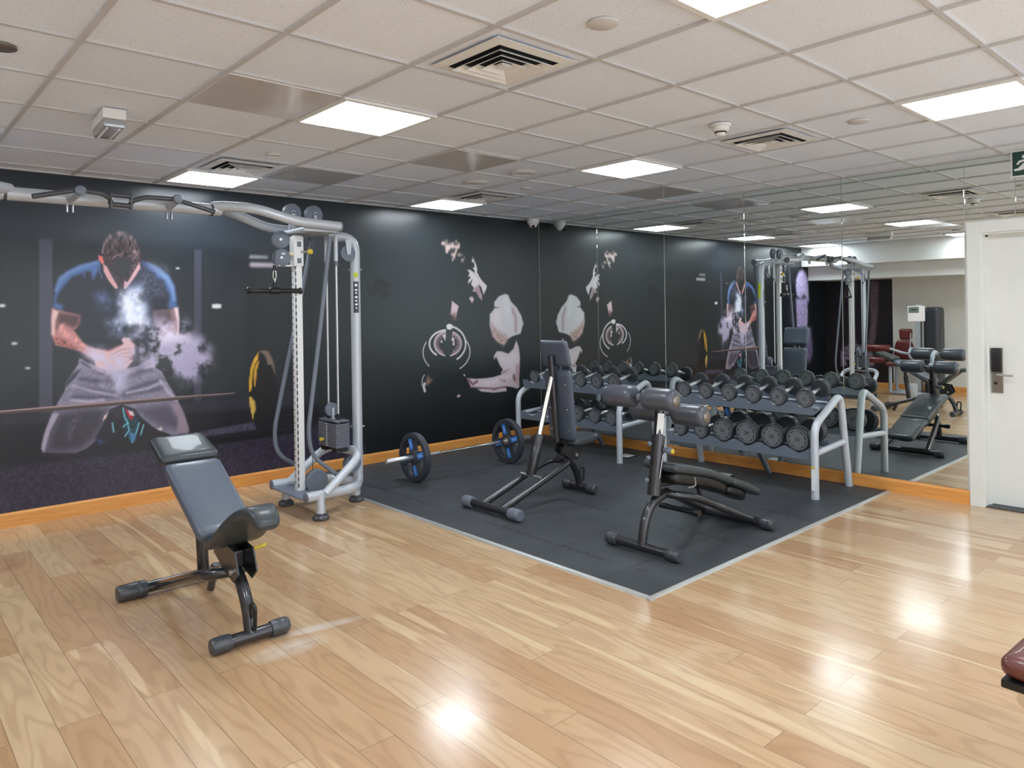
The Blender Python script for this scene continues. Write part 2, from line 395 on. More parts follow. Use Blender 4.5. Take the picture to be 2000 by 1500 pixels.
# skirtings
def skirting(name, pts):
    (xa, ya), (xb, yb), nx, ny = pts
    prof = [(0, 0), (.018, 0), (.018, .095), (.012, .112), (0, .112)]
    mb = MB(); d = Vector((xb - xa, yb - ya, 0)); L = d.length; d.normalize()
    mb.prism(prof, 0, L, lambda u, v, t: Vector((xa, ya, 0)) + d * t + Vector((nx, ny, 0)) * u + Vector((0, 0, v)))
    return struct(mb.build(name, M['oak'], smooth=False))
skirting('baseboard_left', ((XB, .003), (0, .003), 0, -1))
skirting('baseboard_right', ((.005, 0), (.005, -4.768), -1, 0))
skirting('baseboard_back', ((XB, 0), (XB, YF), 1, 0))
# ceiling runners
GX, GY = -3.946, -5.026
g = MB()
for i in range(-7, 7):
    x = GX + .6 * i
    if XB < x < -.02: g.box((x, (YF) / 2, H + .001), (.024, -YF, .012))
for j in range(-7, 9):
    y = GY + .6 * j
    if YF < y < 0: g.box((XB / 2, y, H + .0015), (-XB, .022, .009))
g.box((-.012, YF / 2, H), (.024, -YF, .014)); g.box((XB / 2, -.012, H), (-XB, .024, .014))
struct(g.build('trim_3', M['ceil_metal'], smooth=False))

# ------------------------------------------------------------------ ceiling lights, tiles and fittings
def cell(i, j): return (GX + .6 * (i + .5), GY + .6 * (j + .5))
led = thing('ceiling_light', (*cell(-1, 3), H), '', 'ceiling light', 'square lit panels in the ceiling grid')
fr = MB(); cx, cy = cell(-1, 3)
for a, b, sx, sy in ((0, .283, .594, .028), (0, -.283, .594, .028), (.283, 0, .028, .54), (-.283, 0, .028, .54)):
    fr.box((cx + a, cy + b, H - .008), (sx, sy, .018))
fr.build('frame', M['plast_w'], led, smooth=False)
MB().box((cx, cy, H - .006), (.54, .54, .008)).build('diffuser', M['led'], led, smooth=False)
LEDS = [((-1, 3), 'bright square ceiling light left of the grey glossy tile, largest one fully in view'),
        ((3, 3), 'bright square ceiling light in the middle, just before the grey tile at the mirror'),
        ((-1, 7), 'bright square ceiling light against the wallpaper wall above the kneeling man picture'),
        ((3, 7), 'bright square ceiling light near the corner, above the dumbbell man picture'),
        ((-1, -1), 'square ceiling light cut off by the top edge of the photo'),
        ((3, -1), 'bright square ceiling light before the door, cut off by the right edge'),
        ((-5, 7), 'square ceiling light over the second cable tower, seen only in the mirrors'),
        ((-5, 3), 'square ceiling light beside the white bulkhead, seen only in the mirrors'),
        ((-5, -1), 'square ceiling light by the bulkhead behind the camera'), ((-1, -5), 'square ceiling light behind the camera'), ((3, -5), 'square ceiling light behind the camera on the door side')]
for n, ((i, j), lb) in enumerate(LEDS):
    o = led if n == 0 else copy_tree(led)
    o.location = (*cell(i, j), H); o['label'] = lb
def access_tile(i, j, lb, m='access'):
    x, y = cell(i, j); o = MB().box((x, y, H - .003), (.585, .585, .012), bev=.003).build('access_panel', M[m], origin=(x, y, H), smooth=False)
    tag(o, lb, 'ceiling tile', 'smooth access tiles in the ceiling')
access_tile(-2, 3, 'glossy grey ceiling tile touching the large square light, mirroring the cable machine')
access_tile(1, 4, 'glossy grey-brown ceiling tile with a small white reflection, in the middle of the ceiling')
access_tile(5, 4, 'plain dark grey ceiling tile next to the top edge of the mirrors')
access_tile(0, 6, 'dull grey ceiling tile near the wallpaper wall above the column of the cable machine')
def vent(i, j, lb):
    x, y = cell(i, j); t = thing('ceiling_vent', (x, y, H), lb, 'air vent', 'square air diffusers in the ceiling')
    MB().box((x, y, H - .002), (.40, .40, .006)).build('duct_opening', M['vent_dark'], t, smooth=False)
    f = MB()
    def ring(h, wd, z0, z1):
        for a, b, sx, sy in ((0, 1, 1, 0), (0, -1, 1, 0), (1, 0, 0, 1), (-1, 0, 0, 1)):
            q = [(-h, h), (h, h), (h - wd, h - wd), (-h + wd, h - wd)]
            A = []
            for n, (u, v) in enumerate(q):
                z = z0 if n < 2 else z1
                if (a, b) == (0, 1): p = (u, v)
                elif (a, b) == (0, -1): p = (-u, -v)
                elif (a, b) == (1, 0): p = (v, -u)
                else: p = (-v, u)
                A.append((x + p[0], y + p[1], z))
            B = [f.bm.verts.new((p[0], p[1], p[2] - .003)) for p in A]; A = [f.bm.verts.new(p) for p in A]
            f.bm.faces.new(A); f.bm.faces.new(B[::-1])
            for n in range(4): m_ = (n + 1) % 4; f.bm.faces.new((A[n], A[m_], B[m_], B[n]))
    ring(.235, .055, H - .006, H - .010); f.build('frame', M['plast_w'], t, smooth=False)
    for h in (.165, .118, .072):
        f = MB(); ring(h, .034, H - .026, H - .004); f.build('louvre', M['plast_w'], t, smooth=False)
    MB().box((x, y, H - .018), (.05, .05, .012)).build('centre_plate', M['plast_w'], t, smooth=False)
vent(-1, 1, 'large square air vent nearest the camera, right of the glossy tile')
vent(3, 1, 'square air vent beside the smoke detector')
vent(-1, 6, 'square air vent just behind the light over the kneeling man picture')
vent(3, 6, 'square air vent next to the light near the corner')
def disc(name, p, r, lb, cat, m='plast_c', ringed=False, group=None):
    t = thing(name, (p[0], p[1], H), lb, cat, group)
    MB().lathe((p[0], p[1], H + .004), (0, 0, -1), [(0, r), (.009, r), (.011, r - .004), (.011, 0)]).build('cover', M[m], t)
    if ringed: MB().lathe((p[0], p[1], H - .006), (0, 0, -1), [(0, r * .8), (.004, r * .8), (.006, r * .74), (.004, r * .68), (0, r * .68)]).build('rim', M['plast_w'], t)
disc('blanking_cover', (-4.237, -4.713), .062, 'round blank cover in the ceiling left of the cut-off light', 'ceiling cover')
disc('blanking_cover', (-1.87, -4.724), .06, 'round flat cover in the ceiling between the air vent and the right light', 'ceiling cover')
disc('blanking_cover', (-4.23, -1.67), .06, 'small round cover in the ceiling left above the pulley tower', 'ceiling cover', ringed=True)
disc('ceiling_speaker', (-2.393, -1.662), .11, 'round ceiling speaker nearer the wallpaper wall', 'ceiling speaker', ringed=True)
disc('ceiling_speaker', (-2.386, -2.259), .11, 'round ceiling speaker just left of the middle light', 'ceiling speaker', ringed=True)
disc('sprinkler_cover', (-1.84, -1.715), .05, 'small grey round cover beyond the middle light', 'ceiling cover', 'plast_c')
disc('sensor_cover', (-5.98, -2.936), .06, 'brownish round cover at the left edge of the ceiling', 'ceiling cover', 'bronze')
# smoke detector
t = thing('smoke_detector', (-2.476, -4.143, H), 'white round smoke detector beside the square vent', 'smoke detector'); p = (-2.476, -4.143, H)
MB().lathe(p, (0, 0, -1), [(0, .062), (.014, .062), (.018, .056), (.018, 0)]).build('base', M['plast_w'], t)
MB().lathe((p[0], p[1], H - .018), (0, 0, -1), [(0, .05), (.018, .05), (.028, .038), (.028, 0)]).build('housing', M['plast_w'], t)
MB().lathe((p[0], p[1], H - .046), (0, 0, -1), [(0, .036), (.008, .036), (.008, 0)]).build('vent_slot', M['plastic'], t)
MB().lathe((p[0], p[1], H - .054), (0, 0, -1), [(0, .03), (.016, .026), (.02, .02), (.02, 0)]).build('sensor_head', M['plast_w'], t)
# dome camera in the corner
p = Vector((-.233, -.142, H)); t = thing('security_camera', p, 'white dome security camera in the ceiling corner', 'security camera')
MB().lathe(p, (0, 0, -1), [(0, .075), (.05, .072), (.06, .06), (.06, 0)]).build('base', M['plast_w'], t)
MB().lathe(p - V(0, 0, .06), (0, 0, -1), [(0, .056), (.02, .052), (.04, .036), (.05, .016), (.052, 0)]).build('dome', M['plast_w'], t)
MB().cyl(p + V(-.015, -.02, -.075), p + V(-.045, -.055, -.115), .018).build('lens', M['plastic'], t)
# emergency light box
p = Vector((-5.37, -2.06, H)); t = thing('emergency_light', p, 'white box-shaped emergency light on the ceiling at left', 'emergency light')
RZ = Matrix.Rotation(math.radians(-4), 3, 'Z')
MB().box(p + V(0, 0, -.028), (.115, .36, .056), rot=RZ, bev=.006).build('housing', M['plast_w'], t)
MB().box(p + V(0, 0, -.078), (.105, .345, .044), rot=RZ, bev=.012).build('lens', M['clear'], t)
for s in (-.03, .03): MB().cyl(p + RZ @ V(s, -.14, -.1), p + RZ @ V(s, .14, -.1), .006).build('lamp_tube', M['plast_w'], t)

# ------------------------------------------------------------------ mirror panels
ys = [0, -.970, -1.915, -2.861, -3.800, -4.753]
names = ['frameless mirror panel against the corner with the wallpaper', 'second frameless mirror panel counted from the corner', 'third frameless mirror panel from the corner, behind the joint of the two dumbbell racks',
         'fourth mirror panel from the corner, behind the near dumbbell rack', 'fifth mirror panel, with the thermostat on it, left of the white door frame']
for n in range(5):
    a, b = ys[n] - (.004 if n == 0 else .0012), ys[n + 1] + .0012
    y1_ = b
    o = MB().box((.003, (a + b) / 2, (.114 + H - .008) / 2), (.006, a - b, H - .008 - .114), bev=.0025, seg=2).build('mirror_panel', M['mirror'], origin=(0, (a + b) / 2, .114), smooth=False)
    tag(o, names[n], 'mirror', 'mirror panels on the wall')
for n, (a, b) in enumerate(((-4.756, -5.088), (-5.091, -5.9))):
    o = MB().box((.003, (a + b) / 2, (2.208 + H - .008) / 2), (.006, a - b, H - .008 - 2.208), bev=.0025).build('mirror_panel', M['mirror'], origin=(0, (a + b) / 2, 2.21), smooth=False)
    tag(o, ['narrow mirror strip above the left end of the door frame', 'mirror strip above the door behind the green sign'][n], 'mirror', 'mirror panels on the wall')

# ------------------------------------------------------------------ door
d = thing('door_1', (0, -5.33, 0), 'white door', 'door'); del d['label']; del d['category']; d['kind'] = 'structure'
f = MB()
f.box((-.002, -4.815, 1.10), (.036, .094, 2.2), bev=.003); f.box((-.002, -5.86, 1.10), (.036, .094, 2.2), bev=.003); f.box((-.002, -5.3375, 2.155), (.036, .951, .09), bev=.003)
f.box((.055, -4.868, 1.05), (.11, .014, 2.1)); f.box((.055, -5.797, 1.05), (.11, .014, 2.1)); f.box((.055, -5.3325, 2.104), (.11, .943, .014))
f.box((.09, -4.882, 1.05), (.03, .014, 2.1)); f.box((.09, -5.3325, 2.09), (.03, .915, .014))
f.build('door_frame', M['white_paint'], d, smooth=False)
MB().box((.125, -5.334, 1.05), (.044, .905, 2.07), bev=.002).build('door_leaf', M['white_paint'], d, smooth=False)
MB().box((.10, -5.334, .004), (.2, .93, .012)).build('threshold', M['slab'], d, smooth=False)
lk = MB().box((.096, -4.934, 1.05), (.014, .074, .345), bev=.003).build('lock_plate', M['bronze'], d)
MB().box((.082, -4.933, 1.132), (.022, .07, .184), bev=.004).build('card_reader', M['plastic'], lk)
MB().tube([(.09, -4.94, 1.022), (.045, -4.94, 1.022), (.045, -5.05, 1.016)], .0085, fil=.02).build('lever_handle', M['steel'], lk)
MB().cyl((.09, -4.925, .952), (.08, -4.925, .952), .011).build('keyhole', M['plastic'], lk)
# green exit sign at the ceiling above the door
t = thing('exit_sign', (-.02, -5.25, 2.49), 'green emergency exit sign with white running man, above the door', 'exit sign')
MB().box((-.016, -5.27, 2.60), (.02, .40, .2), bev=.002).build('sign_frame', M['plast_w'], t, smooth=False)
MB().box((-.0275, -5.27, 2.60), (.003, .376, .176)).build('sign_face', M['green'], t, smooth=False)
def YZ(x): return lambda u, v, dd: Vector((x - dd, u, v))
pg = MB()
pg.prism([(-5.092, 2.548), (-5.092, 2.562), (-5.118, 2.566), (-5.150, 2.600), (-5.165, 2.60), (-5.175, 2.566), (-5.150, 2.553), (-5.13, 2.548)], 0, .002, YZ(-.029))
pg.prism([(-5.106, 2.598), (-5.124, 2.622), (-5.160, 2.628), (-5.20, 2.60), (-5.19, 2.590), (-5.155, 2.612), (-5.13, 2.606), (-5.118, 2.59)], 0, .002, YZ(-.029))
pg.prism([(-5.165, 2.60), (-5.15, 2.585), (-5.18, 2.545), (-5.205, 2.52), (-5.215, 2.53), (-5.195, 2.56), (-5.19, 2.59)], 0, .002, YZ(-.029))
pg.cyl((-.029, -5.155, 2.648), (-.031, -5.155, 2.648), .013)
pg.prism([(-5.30, 2.53), (-5.30, 2.67), (-5.42, 2.67), (-5.42, 2.53), (-5.412, 2.53), (-5.412, 2.662), (-5.308, 2.662), (-5.308, 2.53)], 0, .002, YZ(-.029))
pg.prism([(-5.24, 2.595), (-5.24, 2.61), (-5.27, 2.61), (-5.27, 2.622), (-5.29, 2.602), (-5.27, 2.583), (-5.27, 2.595)], 0, .002, YZ(-.029))
pg.build('pictogram', M['label_w'], t, smooth=False)
# thermostat on the mirror
t = thing('thermostat', (-.005, -4.395, 1.494), 'white wall thermostat with grey display, mounted on the mirror', 'thermostat')
MB().box((-.012, -4.395, 1.494), (.022, .118, .125), bev=.004).build('housing', M['plast_w'], t)
MB().box((-.0245, -4.384, 1.524), (.003, .078, .048), bev=.001).build('display', M['lcd'], t, smooth=False)
MB().box((-.0262, -4.384, 1.526), (.0006, .036, .010)).build('digits', M['ink'], t, smooth=False)
MB().box((-.0235, -4.449, 1.494), (.002, .002, .11)).build('seam', M['ceil_metal'], t, smooth=False)

# ------------------------------------------------------------------ printed wallpaper on the left wall
def vnoise(x, y, seed, octv=4):
    rng = np.random.RandomState(seed); out = np.zeros_like(x); amp = 1; tot = 0; f = 1.0
    for _ in range(octv):
        G = rng.rand(64, 64); X = (x * f) % 64; Y = (y * f) % 64; i = X.astype(int); j = Y.astype(int); a = X - i; b = Y - j
        a = a * a * (3 - 2 * a); b = b * b * (3 - 2 * b); i2 = (i + 1) % 64; j2 = (j + 1) % 64; i %= 64; j %= 64
        out += amp * (G[i, j] * (1 - a) * (1 - b) + G[i2, j] * a * (1 - b) + G[i, j2] * (1 - a) * b + G[i2, j2] * a * b); tot += amp; amp *= .55; f *= 2.1
    return out / tot
def sdf_poly(x, z, P):
    n = len(P); dmin = np.full(x.shape, 1e9); ins = np.zeros(x.shape, bool)
    for i in range(n):
        (ax, az), (bx, bz) = P[i], P[(i + 1) % n]; ex, ez = bx - ax, bz - az; L = ex * ex + ez * ez + 1e-12
        t = np.clip(((x - ax) * ex + (z - az) * ez) / L, 0, 1); dmin = np.minimum(dmin, (x - ax - t * ex) ** 2 + (z - az - t * ez) ** 2)
        c = (az > z) != (bz > z); ins ^= c & (x < (bx - ax) * (z - az) / ((bz - az) if abs(bz - az) > 1e-12 else 1e-12) + ax)
    dm = np.sqrt(dmin); return np.where(ins, -dm, dm)
def sdf_line(x, z, P):
    dmin = np.full(x.shape, 1e9)
    for (ax, az), (bx, bz) in zip(P, P[1:]):
        ex, ez = bx - ax, bz - az; L = ex * ex + ez * ez + 1e-12; t = np.clip(((x - ax) * ex + (z - az) * ez) / L, 0, 1)
        dmin = np.minimum(dmin, (x - ax - t * ex) ** 2 + (z - az - t * ez) ** 2)
    return np.sqrt(dmin)
def slin(c): c = np.asarray(c, float) / 255; return np.where(c <= .04045, c / 12.92, ((c + .055) / 1.055) ** 2.4)
def paint(X, Z, C, prims):
    for s in prims:
        k, pts, col, blur, al, nz, wd = s.split('|'); v = [float(q) for q in pts.split(',')]; P = list(zip(v[::2], v[1::2]))
        col = np.array([float(q) for q in col.split(',')]); blur = float(blur); al = float(al); nz = float(nz); wd = float(wd)
        pad = blur * 1.6 + wd; xs = [p[0] for p in P]; zs = [p[1] for p in P]
        m = (X > min(xs) - pad) & (X < max(xs) + pad) & (Z > min(zs) - pad) & (Z < max(zs) + pad)
        if not m.any(): continue
        x, z = X[m], Z[m]; d = sdf_poly(x, z, P) if k == 'p' else sdf_line(x, z, P) - wd * .5
        a = np.clip(.5 - d / (2 * blur), 0, 1); a = a * a * (3 - 2 * a) * al; base = C[m]; cc = np.broadcast_to(col, base.shape)
        if nz < 0:
            n = vnoise(x * 11 + 5, z * 11 + 3, 5 + int(abs(P[0][0]) * 10), 5); a = np.clip(a * 1.35, 0, 1) * np.clip((n - .30) * 2.9, 0.04, 1)
        elif nz > 0:
            n = vnoise(x * 60 + 9, z * 60 + 4, 11, 3)[:, None]; cc = cc * (1 + (n - .5) * 2.4 * nz)
        C[m] = base * (1 - a[:, None]) + np.clip(cc, 0, 255) * a[:, None]
    return C
def printed(name, us, zs, prims, base_fn, fn, m):
    U, Z = np.meshgrid(us, zs, indexing='ij'); C = base_fn(U, Z); C = paint(U.ravel(), Z.ravel(), C.reshape(-1, 3), prims)
    nu, nz = len(us), len(zs); co = fn(U.ravel(), Z.ravel()).astype(np.float32)
    I = (np.arange(nu - 1)[:, None] * nz + np.arange(nz - 1)[None, :]).ravel(); q = np.stack([I, I + 1, I + nz + 1, I + nz], 1).astype(np.int32)
    me = bpy.data.meshes.new(name); me.vertices.add(len(co)); me.vertices.foreach_set('co', co.ravel())
    me.loops.add(q.size); me.loops.foreach_set('vertex_index', q.ravel()); me.polygons.add(len(q)); me.polygons.foreach_set('loop_start', (np.arange(len(q)) * 4).astype(np.int32))
    me.update(calc_edges=True)
    at = me.color_attributes.new('print', 'FLOAT_COLOR', 'POINT'); at.data.foreach_set('color', np.concatenate([slin(C), np.ones((len(C), 1))], 1).astype(np.float32).ravel())
    me.materials.append(m); o = bpy.data.objects.new(name, me); COL.objects.link(o); return o
